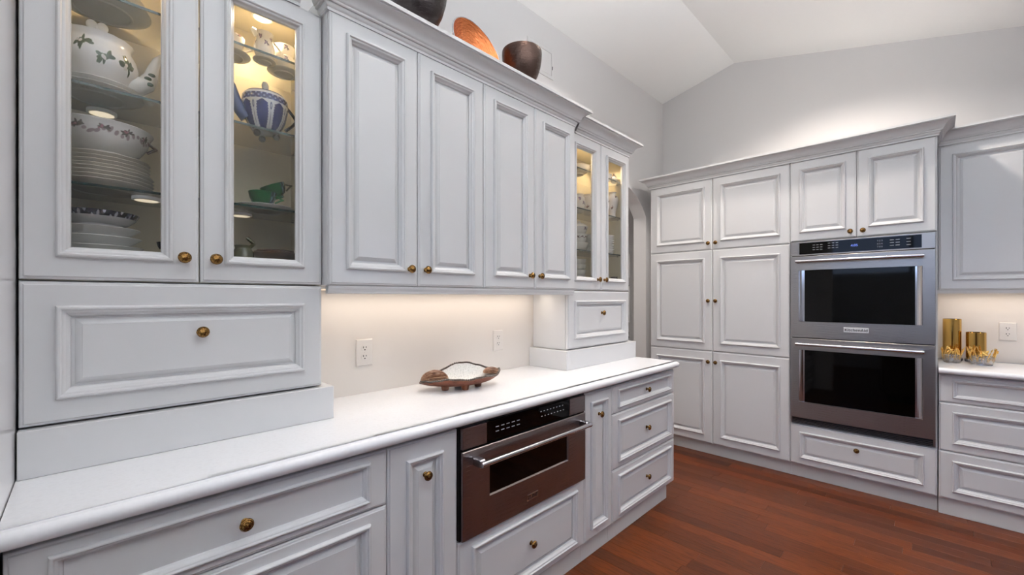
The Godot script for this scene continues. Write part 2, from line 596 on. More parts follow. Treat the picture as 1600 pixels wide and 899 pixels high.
# a front: slab with a beaded edge; applied moulding; raised panel or glass; knob
func add_front(parent: Node, called: String, x0: float, y0: float, w: float, h: float, z: float, sx: float, sy: float, kx: float, ky: float, glass := false, k := 1.0, raise := true) -> MeshInstance3D:
	var g := 0.0018
	x0 += g; y0 += g; w -= 2 * g; h -= 2 * g
	var slab := MB.new()
	var edge := [Vector2(0, 0), Vector2(0, 0.0135), Vector2(0.0012, 0.0155), Vector2(0.0035, 0.0165), Vector2(0.0062, 0.0168), Vector2(0.0068, 0.0185), Vector2(0.0088, DOOR_T)]
	slab.frame(0, 0, w, h, edge, false)
	# face between bead and moulding (a ring: four mitred quads), then the wall of the opening
	var e := 0.0088
	var a := [Vector2(e, e), Vector2(w - e, e), Vector2(w - e, h - e), Vector2(e, h - e)]
	var b := [Vector2(sx, sy), Vector2(w - sx, sy), Vector2(w - sx, h - sy), Vector2(sx, h - sy)]
	for q in 4:
		var q2 := (q + 1) % 4
		slab.quad(Vector3(a[q].x, a[q].y, DOOR_T), Vector3(a[q2].x, a[q2].y, DOOR_T), Vector3(b[q2].x, b[q2].y, DOOR_T), Vector3(b[q].x, b[q].y, DOOR_T), Vector3(0, 0, 1))
	var mw: float = 0.027 * k
	if glass:
		for q in 4:
			var q2 := (q + 1) % 4
			var ins := [Vector2(1, 1), Vector2(-1, 1), Vector2(-1, -1), Vector2(1, -1)]
			var c: Vector2 = b[q] + ins[q] * (mw - 0.004)
			var d: Vector2 = b[q2] + ins[q2] * (mw - 0.004)
			var mid := Vector2(w / 2, h / 2) - (c + d) / 2
			slab.quad(Vector3(c.x, c.y, 0), Vector3(d.x, d.y, 0), Vector3(d.x, d.y, DOOR_T - 0.006), Vector3(c.x, c.y, DOOR_T - 0.006), Vector3(mid.x, mid.y, 0))
			slab.quad(Vector3(0, 0, 0) + Vector3([0.0, w, w, 0.0][q], [0.0, 0.0, h, h][q], 0), Vector3([0.0, w, w, 0.0][q2], [0.0, 0.0, h, h][q2], 0), Vector3(d.x, d.y, 0), Vector3(c.x, c.y, 0), Vector3(0, 0, -1))
	else:
		slab.quad(Vector3(0, 0, 0), Vector3(w, 0, 0), Vector3(w, h, 0), Vector3(0, h, 0), Vector3(0, 0, -1))
	var door := part(parent, called, slab, M.paint, Vector3(x0, y0, z))
	var md := MB.new()
	var mp := []
	for p in MOULD:
		mp.append(Vector2(p.x * k, DOOR_T + p.y * (1.0 if k >= 1.0 else 0.85)))
	md.frame(sx, sy, w - sx, h - sy, mp, false)
	part(door, "moulding", md, M.paint)
	var ix := sx + mw
	var iy := sy + mw
	if glass:
		part(door, "glass_pane", bx(Vector3(ix - 0.006, iy - 0.006, 0.006), Vector3(w - ix + 0.006, h - iy + 0.006, 0.009)), M.pane)
	else:
		var pn := MB.new()
		var zr: float = mp[mp.size() - 1].y
		if raise:
			pn.frame(ix - 0.001, iy - 0.001, w - ix + 0.001, h - iy + 0.001, [Vector2(0, zr - 0.001), Vector2(0.007, zr - 0.001), Vector2(0.008, zr), Vector2(0.019 * k, zr + 0.0085), Vector2(0.0205 * k, zr + 0.0088), Vector2(0.0212 * k, zr + 0.0102)])
		else:
			pn.frame(ix - 0.001, iy - 0.001, w - ix + 0.001, h - iy + 0.001, [Vector2(0, zr), Vector2(0.004, zr)])
		part(door, "panel", pn, M.paint)
	if kx >= 0.0:
		add_knob(door, kx - g, ky - g)
	return door

# carcass with an open front for glazed cabinets
func open_body(w: float, h: float, d: float, z0 := 0.0) -> MB:
	var m := MB.new()
	var t := 0.018
	m.box(Vector3(0, 0, z0), Vector3(t, h, d), 0.001)
	m.box(Vector3(w - t, 0, z0), Vector3(w, h, d), 0.001)
	m.box(Vector3(t, 0, z0), Vector3(w - t, t, d), 0.0)
	m.box(Vector3(t, h - t, z0), Vector3(w - t, h, d), 0.0)
	m.box(Vector3(t, t, z0), Vector3(w - t, h - t, z0 + 0.008), 0.0)
	return m

const CROWN := [Vector2(0.0, 0.0), Vector2(0.008, 0.0), Vector2(0.008, 0.010), Vector2(0.012, 0.014), Vector2(0.015, 0.019), Vector2(0.015, 0.026), Vector2(0.021, 0.026), Vector2(0.024, 0.029), Vector2(0.0245, 0.034), Vector2(0.028, 0.036), Vector2(0.031, 0.042), Vector2(0.0345, 0.051), Vector2(0.041, 0.060), Vector2(0.050, 0.068), Vector2(0.061, 0.0735), Vector2(0.070, 0.0755), Vector2(0.070, 0.080), Vector2(0.078, 0.080), Vector2(0.078, 0.094), Vector2(0.0, 0.094)]

func crown(y: float, path: Array, side: float, ends: Array) -> MB:
	var m := MB.new()
	var p := []
	for q in CROWN:
		p.append(q + Vector2(0, y))
	m.run(p, path, side)
	for e in ends:
		m.cap(p, e[0], e[1], e[2])
	return m

# ------------------------------------------------------------------ china
func plate_profile(r: float, h := 0.018) -> Array:
	return [Vector2(0, 0.004), Vector2(r * 0.55, 0.004), Vector2(r * 0.56, 0.0), Vector2(r * 0.60, 0.0), Vector2(r * 0.62, 0.004), Vector2(r * 0.78, h * 0.45), Vector2(r * 0.97, h - 0.003), Vector2(r, h - 0.001), Vector2(r * 0.99, h), Vector2(r * 0.76, h * 0.62), Vector2(r * 0.62, 0.008), Vector2(0, 0.0075)]

func plate(called: String, label: String, at: Vector3, r: float, m: Material, h := 0.018, amp := 0.0, count := 0, group := "") -> void:
	var b := MB.new()
	b.lathe(plate_profile(r, h), 48 if count else 36, amp, count)
	var o := part(self, called, b, m, at)
	tag(o, label, "plate", group)

func bowl_profile(r: float, h: float, foot := 0.5, t := 0.004) -> Array:
	return [Vector2(0, 0.003), Vector2(r * foot * 0.9, 0.003), Vector2(r * foot, 0.0), Vector2(r * foot, 0.008), Vector2(r * 0.74, h * 0.28), Vector2(r * 0.90, h * 0.58), Vector2(r, h - 0.001), Vector2(r - t * 0.4, h), Vector2(r - t, h - 0.001), Vector2(r * 0.88 - t, h * 0.6), Vector2(r * 0.68, h * 0.3), Vector2(r * 0.4, 0.011), Vector2(0, 0.010)]

func handle_loop(r: float, y0: float, y1: float, out: float, rad: float, turn: float) -> MB:
	var m := MB.new()
	var p := []
	for k in 15:
		var f := k / 14.0
		var a := PI * f
		p.append(Vector3(r + sin(a) * out, lerpf(y0, y1, f) + sin(a * 2.0) * 0.004, 0).rotated(Vector3.UP, turn))
	m.tube(p, rad, 8)
	return m

func cup(called: String, label: String, at: Vector3, r: float, h: float, m: Material, turn: float, group := "", hm: Material = null) -> Node3D:
	var c := thing(called, label, "cup", at, 0.0, group)
	var b := MB.new()
	b.lathe(bowl_profile(r, h, 0.5, 0.0025), 28)
	part(c, "bowl", b, m)
	part(c, "handle", handle_loop(r * 0.86, h * 0.35, h * 0.88, r * 0.62, 0.0028, turn), hm if hm else m)
	return c

func jar_profile(r: float, h: float) -> Array:
	return [Vector2(0, 0.002), Vector2(r * 0.6, 0.0), Vector2(r * 0.62, 0.005), Vector2(r * 0.85, h * 0.22), Vector2(r, h * 0.55), Vector2(r * 0.92, h * 0.80), Vector2(r * 0.70, h * 0.92), Vector2(r * 0.78, h), Vector2(r * 0.72, h), Vector2(r * 0.62, h * 0.92), Vector2(0, h * 0.9)]

func vase_profile(r: float, h: float) -> Array:
	return [Vector2(0, 0.002), Vector2(r * 0.62, 0.0), Vector2(r * 0.64, 0.006), Vector2(r * 0.52, h * 0.10), Vector2(r * 0.62, h * 0.25), Vector2(r * 0.95, h * 0.58), Vector2(r, h * 0.70), Vector2(r * 0.82, h * 0.83), Vector2(r * 0.52, h * 0.90), Vector2(r * 0.50, h * 0.94), Vector2(r * 0.68, h), Vector2(r * 0.62, h), Vector2(r * 0.42, h * 0.93), Vector2(0, h * 0.85)]

# ------------------------------------------------------------------ _ready
const WALL_Z := -0.21
const BACK_X := 4.32
const CAB_Y := 1.392

func ceiling_y(z: float) -> float:
	return 3.40 + (z - WALL_Z) * 0.2295 if z < 0.496 else 3.562 - (z - 0.496) * 0.251

func _ready() -> void:
	# ---- camera
	var cam := Camera3D.new()
	cam.name = "camera"
	var near := 0.05
	cam.set_frustum(near * 899.0 / 662.0, Vector2(0, near * 15.0 / 662.0), near, 60.0)
	add_child(cam)
	cam.position = Vector3(0, 1.35, 1.825)
	cam.rotation.y = -deg_to_rad(90.0 - 44.8)
	cam.current = true
	# ---- sky and exposure
	var we := WorldEnvironment.new()
	we.name = "environment"
	var env := Environment.new()
	env.background_mode = Environment.BG_SKY
	var sky := Sky.new()
	var sm := ProceduralSkyMaterial.new()
	sm.sky_top_color = Color(0.50, 0.66, 1.0)
	sm.sky_horizon_color = Color(0.80, 0.88, 1.0)
	sm.ground_horizon_color = Color(0.82, 0.86, 0.92)
	sm.ground_bottom_color = Color(0.80, 0.82, 0.85)
	sky.sky_material = sm
	env.sky = sky
	env.background_energy_multiplier = 3.6
	env.tonemap_mode = Environment.TONE_MAPPER_LINEAR
	env.tonemap_exposure = 0.925
	env.sdfgi_enabled = true
	env.ssao_enabled = true
	env.ssil_enabled = true
	we.environment = env
	add_child(we)
	materials()
	print_materials()
	make_knob_mesh()
	room()
	can_lights()
	pendants()
	left_run()
	back_run()
	china_left()
	china_right()
	decor()
	island()

func lamp_spot(at: Vector3, towards: Vector3, e: float, c: Color, angle: float, size: float) -> void:
	var l := SpotLight3D.new()
	l.name = "lamp_light"
	l.light_energy = e
	l.light_color = c
	l.spot_angle = angle
	l.spot_angle_attenuation = 0.6
	l.spot_range = 14.0
	l.spot_attenuation = 2.0
	l.light_size = size
	l.shadow_enabled = true
	add_child(l, true)
	var up := Vector3.UP if absf(towards.normalized().y) < 0.95 else Vector3.RIGHT
	l.look_at_from_position(at, at + towards, up)

const CANS := [Vector2(3.42, 1.30), Vector2(2.55, 0.55), Vector2(1.25, 0.95), Vector2(2.30, 2.10)]

func can_lights() -> void:
	var where := ["nearest the double oven", "in front of the narrow china cabinet", "above the microwave drawer", "over the middle of the floor"]
	for k in CANS.size():
		var c: Vector2 = CANS[k]
		var y := ceiling_y(c.y)
		var t := thing("recessed_light", "round white recessed ceiling light " + where[k], "ceiling light", Vector3(c.x, y, c.y), 0.0, "recessed ceiling lights")
		t.rotation.x = atan(0.251)
		var rim := MB.new()
		rim.lathe([Vector2(0.058, 0.0), Vector2(0.062, -0.010), Vector2(0.078, -0.008), Vector2(0.084, 0.0)], 32)
		part(t, "trim_ring", rim, M.white_trim)
		var dsk := MB.new()
		dsk.lathe([Vector2(0.0, -0.004), Vector2(0.058, -0.004), Vector2(0.058, -0.001), Vector2(0.0, -0.001)], 32)
		part(t, "lamp_disc", dsk, M.led_white)
		lamp_spot(Vector3(c.x, y - 0.03, c.y), Vector3.DOWN, [2.5, 2.2, 0.6, 1.0][k], Color(1.0, 0.955, 0.91), [68.0, 56.0, 56.0, 56.0][k], 0.055)

func pendants() -> void:
	for k in 3:
		var at := Vector3(-0.95 + 1.35 * k, 2.0, 2.40)
		var t := thing("pendant_lamp", "white bowl pendant lamp hanging over the open floor, " + ["nearest the windows behind the camera", "the middle one of three", "nearest the right counter"][k], "pendant lamp", at, 0.0, "bowl pendant lamps")
		var b := MB.new()
		b.lathe([Vector2(0, 0), Vector2(0.08, 0.008), Vector2(0.15, 0.05), Vector2(0.19, 0.12), Vector2(0.194, 0.12), Vector2(0.154, 0.046), Vector2(0.08, 0.004), Vector2(0, -0.004)], 40)
		part(t, "lamp_shade", b, M.white_trim)
		b = MB.new()
		b.tube([Vector3(0, 0.0, 0), Vector3(0, ceiling_y(at.z) - at.y - 0.002, 0)], 0.004, 8)
		part(t, "rod", b, M.steel_bar)
		b = MB.new()
		b.lathe([Vector2(0.005, 0.060), Vector2(0.05, 0.060), Vector2(0.05, 0.075), Vector2(0.005, 0.075)], 24)
		part(t, "lamp_disc", b, M.led_white)
		lamp_spot(at + Vector3(0, 0.085, 0), Vector3.UP, 6.4, Color(0.95, 0.975, 1.0), 77.0, 0.05)

func prism_z(poly: Array, z0: float, z1: float) -> MB:
	# polygon in (x, y), extruded from z0 to z1
	var m := MB.new()
	var p := PackedVector2Array(poly)
	var ids := Geometry2D.triangulate_polygon(p)
	for k in range(0, ids.size(), 3):
		var a := p[ids[k]]
		var b := p[ids[k + 1]]
		var c := p[ids[k + 2]]
		for e in [[z0, -1.0], [z1, 1.0]]:
			var nn := Vector3(0, 0, e[1])
			m.tri(Vector3(a.x, a.y, e[0]), Vector3(b.x, b.y, e[0]), Vector3(c.x, c.y, e[0]), nn, nn, nn)
	var cw := Geometry2D.is_polygon_clockwise(p)
	for k in p.size():
		var a := p[k]
		var b := p[(k + 1) % p.size()]
		var d := b - a
		var o := Vector3(d.y, -d.x, 0).normalized() * (-1.0 if cw else 1.0)
		m.quad(Vector3(a.x, a.y, z0), Vector3(b.x, b.y, z0), Vector3(b.x, b.y, z1), Vector3(a.x, a.y, z1), o)
	return m

func room() -> void:
	var x0 := -3.0
	var z1 := 4.6
	# left wall with the arched opening beyond the china cabinet
	var poly := [Vector2(x0, 0), Vector2(2.95, 0)]
	var cx := 3.4515
	for k in 21:
		var a := lerpf(PI - 0.607, 0.607, k / 20.0)
		var yy := 1.802 + 0.607 * sin(a)
		poly.append(Vector2(cx + 0.607 * cos(a), yy))
	poly[2] = Vector2(2.95, poly[2].y)
	poly.append(Vector2(3.953, 0))
	poly.append_array([Vector2(BACK_X + 0.15, 0), Vector2(BACK_X + 0.15, 3.42), Vector2(x0, 3.42)])
	struct("wall_left", prism_z(poly, WALL_Z - 0.135, WALL_Z), M.wall)
	# furred-out lining behind the cabinet run
	struct("wall_left_lining", bx(Vector3(-0.112, 0, WALL_Z + 0.001), Vector3(2.745, 2.36, -0.001)), M.splash)
	# back wall under the sloping ceiling: polygon in (z, y)
	var bw := MB.new()
	var prof := [Vector2(WALL_Z - 0.135, 0), Vector2(z1 + 0.15, 0), Vector2(z1 + 0.15, ceiling_y(z1 + 0.15) + 0.05), Vector2(0.496, 3.562 + 0.05), Vector2(WALL_Z - 0.135, ceiling_y(WALL_Z - 0.135) + 0.05)]
	var pz := prism_z(prof, 0.0, 0.15)
	for k in pz.v.size():
		pz.v[k] = Vector3(BACK_X + pz.v[k].z, pz.v[k].y, pz.v[k].x)
		pz.n[k] = Vector3(pz.n[k].z, pz.n[k].y, pz.n[k].x)
	for k in range(0, pz.i.size(), 3):
		var q := pz.i[k]
		pz.i[k] = pz.i[k + 1]
		pz.i[k + 1] = q
	struct("wall_back", pz, M.wall)
	# wall behind the camera (x = -3), with a window opening; wall to the right (z = 4.6) with a wide glazed door
	var wf := MB.new()
	for r in [[-0.345, -0.1, 0.0, 3.7], [3.2, 4.75, 0.0, 3.7], [-0.1, 3.2, 0.0, 1.75], [-0.1, 3.2, 2.75, 3.7]]:
		wf.box(Vector3(x0 - 0.15, r[2], r[0]), Vector3(x0, r[3], r[1]))
	struct("wall_front", wf, M.wall)
	var wr := MB.new()
	for r in [[-3.0, 2.3, 0.0, 2.75], [3.3, BACK_X, 0.0, 2.75], [2.3, 3.3, 2.2, 2.75], [2.3, 3.3, 0.0, 1.1]]:
		wr.box(Vector3(r[0], r[2], z1), Vector3(r[1], r[3], z1 + 0.15))
	struct("wall_right", wr, M.wall)
	for q in 2:
		var fr := MB.new()
		if q == 0:
			for s in [[-0.1, -0.04, 1.75, 2.75], [3.14, 3.2, 1.75, 2.75], [1.52, 1.58, 1.81, 2.69], [-0.04, 3.14, 1.75, 1.81], [-0.04, 3.14, 2.69, 2.75]]:
				fr.box(Vector3(x0 - 0.11, s[2], s[0]), Vector3(x0 - 0.05, s[3], s[1]), 0.002)
		else:
			for s in [[2.3, 2.37, 1.1, 2.2], [3.23, 3.3, 1.1, 2.2], [2.76, 2.84, 1.17, 2.13], [2.37, 3.23, 1.1, 1.17], [2.37, 3.23, 2.13, 2.2]]:
				fr.box(Vector3(s[0], s[2], z1 + 0.05), Vector3(s[1], s[3], z1 + 0.11), 0.002)
		var w := struct("window_%d" % (q + 1), fr, M.white_trim)
		for s in 2:
			if q == 0:
				part(w, "window_pane", bx(Vector3(x0 - 0.083, 1.80, -0.05 + 1.62 * s), Vector3(x0 - 0.079, 2.70, 1.53 + 1.62 * s)), M.pane)
			else:
				part(w, "window_pane", bx(Vector3(2.36 + 0.47 * s, 1.16, z1 + 0.078), Vector3(2.77 + 0.47 * s, 2.14, z1 + 0.082)), M.pane)
	# ceiling: two slopes with a ridge parallel to the left wall
	var ce := MB.new()
	var pr := [Vector2(WALL_Z - 0.135, ceiling_y(WALL_Z - 0.135)), Vector2(0.496, 3.562), Vector2(z1 + 0.15, ceiling_y(z1 + 0.15)), Vector2(z1 + 0.15, ceiling_y(z1 + 0.15) + 0.15), Vector2(0.496, 3.712), Vector2(WALL_Z - 0.135, ceiling_y(WALL_Z - 0.135) + 0.15)]
	var cp := prism_z(pr, x0 - 0.15, BACK_X + 0.15)
	for k in cp.v.size():
		cp.v[k] = Vector3(cp.v[k].z, cp.v[k].y, cp.v[k].x)
		cp.n[k] = Vector3(cp.n[k].z, cp.n[k].y, cp.n[k].x)
	for k in range(0, cp.i.size(), 3):
		var q := cp.i[k]
		cp.i[k] = cp.i[k + 1]
		cp.i[k + 1] = q
	struct("ceiling", cp, M.ceil)
	# passage beyond the arch
	var hall := MB.new()
	hall.box(Vector3(2.0, 0, -1.55), Vector3(6.2, 2.7, -1.45))
	hall.box(Vector3(6.1, 0, -1.45), Vector3(6.2, 2.7, WALL_Z - 0.135))
	hall.box(Vector3(1.9, 0, -1.55), Vector3(2.0, 2.7, WALL_Z - 0.135))
	hall.box(Vector3(1.9, 2.7, -1.55), Vector3(6.2, 2.8, WALL_Z - 0.135))
	hall.box(Vector3(BACK_X + 0.15, 0, WALL_Z - 0.20), Vector3(6.2, 2.7, WALL_Z - 0.135))
	struct("wall_hall", hall, M.wall)
	# panelled door in the passage
	var dn := MB.new()
	dn.box(Vector3(5.05, 0.01, -1.448), Vector3(5.85, 2.15, -1.41), 0.003)
	var d := struct("door_1", dn, M.door_white)
	for s in [[0.25, 0.85], [0.95, 1.55], [1.62, 2.02]]:
		var pm := MB.new()
		pm.frame(5.13, s[0], 5.77, s[1], [Vector2(0, -1.41), Vector2(0, -1.40), Vector2(0.02, -1.395), Vector2(0.035, -1.408)])
		part(d, "panel", pm, M.door_white)
	var hd := MB.new()
	hd.lathe([Vector2(0, 0), Vector2(0.03, 0), Vector2(0.03, 0.008), Vector2(0.012, 0.012), Vector2(0.012, 0.04), Vector2(0.028, 0.05), Vector2(0.03, 0.065), Vector2(0.018, 0.078), Vector2(0, 0.08)], 20)
	var kn := part(d, "door_knob", hd, M.steel_dark, Vector3(5.60, 0.76, -1.41))
	kn.rotation.x = PI / 2
	var hl := thing("hall_lamp", "round flush ceiling lamp in the passage beyond the archway", "ceiling light", Vector3(3.9, 2.70, -0.95))
	var hm := MB.new()
	hm.lathe([Vector2(0, -0.05), Vector2(0.10, -0.045), Vector2(0.14, -0.02), Vector2(0.15, 0.0), Vector2(0, 0.0)], 32)
	part(hl, "lamp_shade", hm, M.led_white)
	lamp_spot(Vector3(3.9, 2.62, -0.95), Vector3.DOWN, 2.6, Color(1.0, 0.97, 0.95), 85.0, 0.1)
	floor_planks()

func floor_planks() -> void:
	var f := struct("floor", bx(Vector3(-3.15, -0.12, -1.55), Vector3(6.2, -0.012, 4.75)), M.subfloor)
	rng.seed = 99
	var w := 0.0826
	var rest := []
	for m in M.planks:
		rest.append(MB.new())
	var rows := int(ceil((BACK_X + 3.0) / w))
	for r in rows:
		var xa := -3.0 + r * w
		var xb := minf(xa + w, BACK_X)
		var z := -1.45 + rng.randf_range(-0.6, 0.0)
		if xa < 2.9:
			z = -0.2 + rng.randf_range(-0.6, 0.0)
		while z < 4.6:
			var l := rng.randf_range(0.45, 1.25)
			var za := maxf(z, -1.45 if xa > 2.9 else -0.2)
			var zb := minf(z + l, 4.6)
			z += l
			if zb - za < 0.03:
				continue
			var k := rng.randi_range(0, M.planks.size() - 1)
			if k == 6 and rng.randf() < 0.55:
				k = 3
			var lo := Vector3(xa + 0.0006, -0.012, za + 0.0007)
			var hi := Vector3(xb - 0.0006, rng.randf_range(-0.0004, 0.0), zb - 0.0007)
			if xa > 0.75 and xb < 3.80 and zb > 0.45 and za < 3.0:
				part(f, "plank", bx(lo, hi, 0.0005), M.planks[k])
			else:
				rest[k].box(lo, hi, 0.0005)
	for k in rest.size():
		var o := part(f, "outer_planks", rest[k], M.planks[k])
		o.set_meta("kind", "stuff")

# ------------------------------------------------------------------ left run
func wall_light(called: String, label: String, lo: Vector3, hi: Vector3, e: float, turn: float) -> void:
	var t := thing(called, label, "light strip", Vector3((lo.x + hi.x) / 2, hi.y, (lo.z + hi.z) / 2), turn)
	var l := hi.x - lo.x
	part(t, "housing", bx(Vector3(-l / 2, -0.010, -0.012), Vector3(l / 2, 0, 0.012), 0.001), M.white_trim)
	part(t, "lamp_diffuser", bx(Vector3(-l / 2 + 0.01, -0.012, -0.009), Vector3(l / 2 - 0.01, -0.010, 0.009)), M.led_warm)
	var a := AreaLight3D.new()
	a.name = "strip_light"
	a.area_size = Vector2(l - 0.02, 0.018)
	a.light_energy = e
	a.light_color = Color(1.0, 0.945, 0.88)
	a.area_range = 6.0
	a.area_attenuation = 2.0
	a.shadow_enabled = true
	t.add_child(a, true)
	a.position = Vector3(0, -0.014, 0)
	a.rotation.x = -PI / 2

func shelves(c: Node, w: float) -> void:
	for y in [1.652, 1.916, 2.170]:
		var s := part(c, "glass_shelf", bx(Vector3(0.020, y - 0.007 - CAB_Y, 0.012), Vector3(w - 0.020, y - CAB_Y, 0.240)), M.shelf)
		part(s, "polished_edge", bx(Vector3(0.020, y - 0.007 - CAB_Y, 0.2402), Vector3(w - 0.020, y - CAB_Y, 0.2425)), M.shelf_edge)
		for q in [0.018, w - 0.018]:
			for zz in [0.05, 0.20]:
				var pg := MB.new()
				var sgn := 1.0 if q < 0.1 else -1.0
				pg.tube([Vector3(q, y - CAB_Y - 0.011, zz), Vector3(q + sgn * 0.012, y - CAB_Y - 0.011, zz)], 0.003, 8)
				part(c, "shelf_pin", pg, M.chrome)

func puck(label: String, at: Vector3, e: float, bright := true) -> void:
	var t := thing("puck_light", label, "puck light", at, 0.0, "puck lights in the china cabinets")
	var b := MB.new()
	b.lathe([Vector2(0, 0), Vector2(0.034, 0), Vector2(0.034, -0.008), Vector2(0.028, -0.010), Vector2(0.028, -0.009)], 28)
	part(t, "housing", b, M.white_trim)
	var g := MB.new()
	g.lathe([Vector2(0.0, -0.0095), Vector2(0.028, -0.0095), Vector2(0.028, -0.0085), Vector2(0, -0.0085)], 28)
	part(t, "lamp_lens", g, M.led_warm if bright else M.puck_dim)
	if e > 0.0:
		lamp_spot(at + Vector3(0, -0.014, 0), Vector3.DOWN, e, Color(1.0, 0.87, 0.68), 78.0, 0.025)

func china_cabinet(label: String, x0: float, x1: float, seam: float, z_crown: Array) -> Node3D:
	var w := x1 - x0
	var c := thing("china_cabinet", label, "cabinet", Vector3(x0, CAB_Y, 0))
	part(c, "body", open_body(w, 2.36 - CAB_Y, 0.258), M.inside)
	var ff := MB.new()
	ff.box(Vector3(0, 0.0, 0.2585), Vector3(0.010, 2.36 - CAB_Y, 0.2595))
	shelves(c, w)
	for k in 2:
		var a := 0.0 if k == 0 else seam - x0
		var b := seam - x0 if k == 0 else w
		add_front(c, "door", a, 0.0, b - a, 2.354 - CAB_Y, 0.260, 0.060, 0.057, (b - a - 0.038) if k == 0 else 0.038, 1.464 - CAB_Y, true)
	# drawer box below, down to the plinth
	part(c, "drawer_case", bx(Vector3(0, 1.032 - CAB_Y, 0.0), Vector3(w, -0.001, 0.258), 0.001), M.paint)
	add_front(c, "drawer", 0.0, 1.034 - CAB_Y, w, CAB_Y - 1.036, 0.260, 0.060, 0.060, w * 0.505, 1.247 - 1.034)
	return c

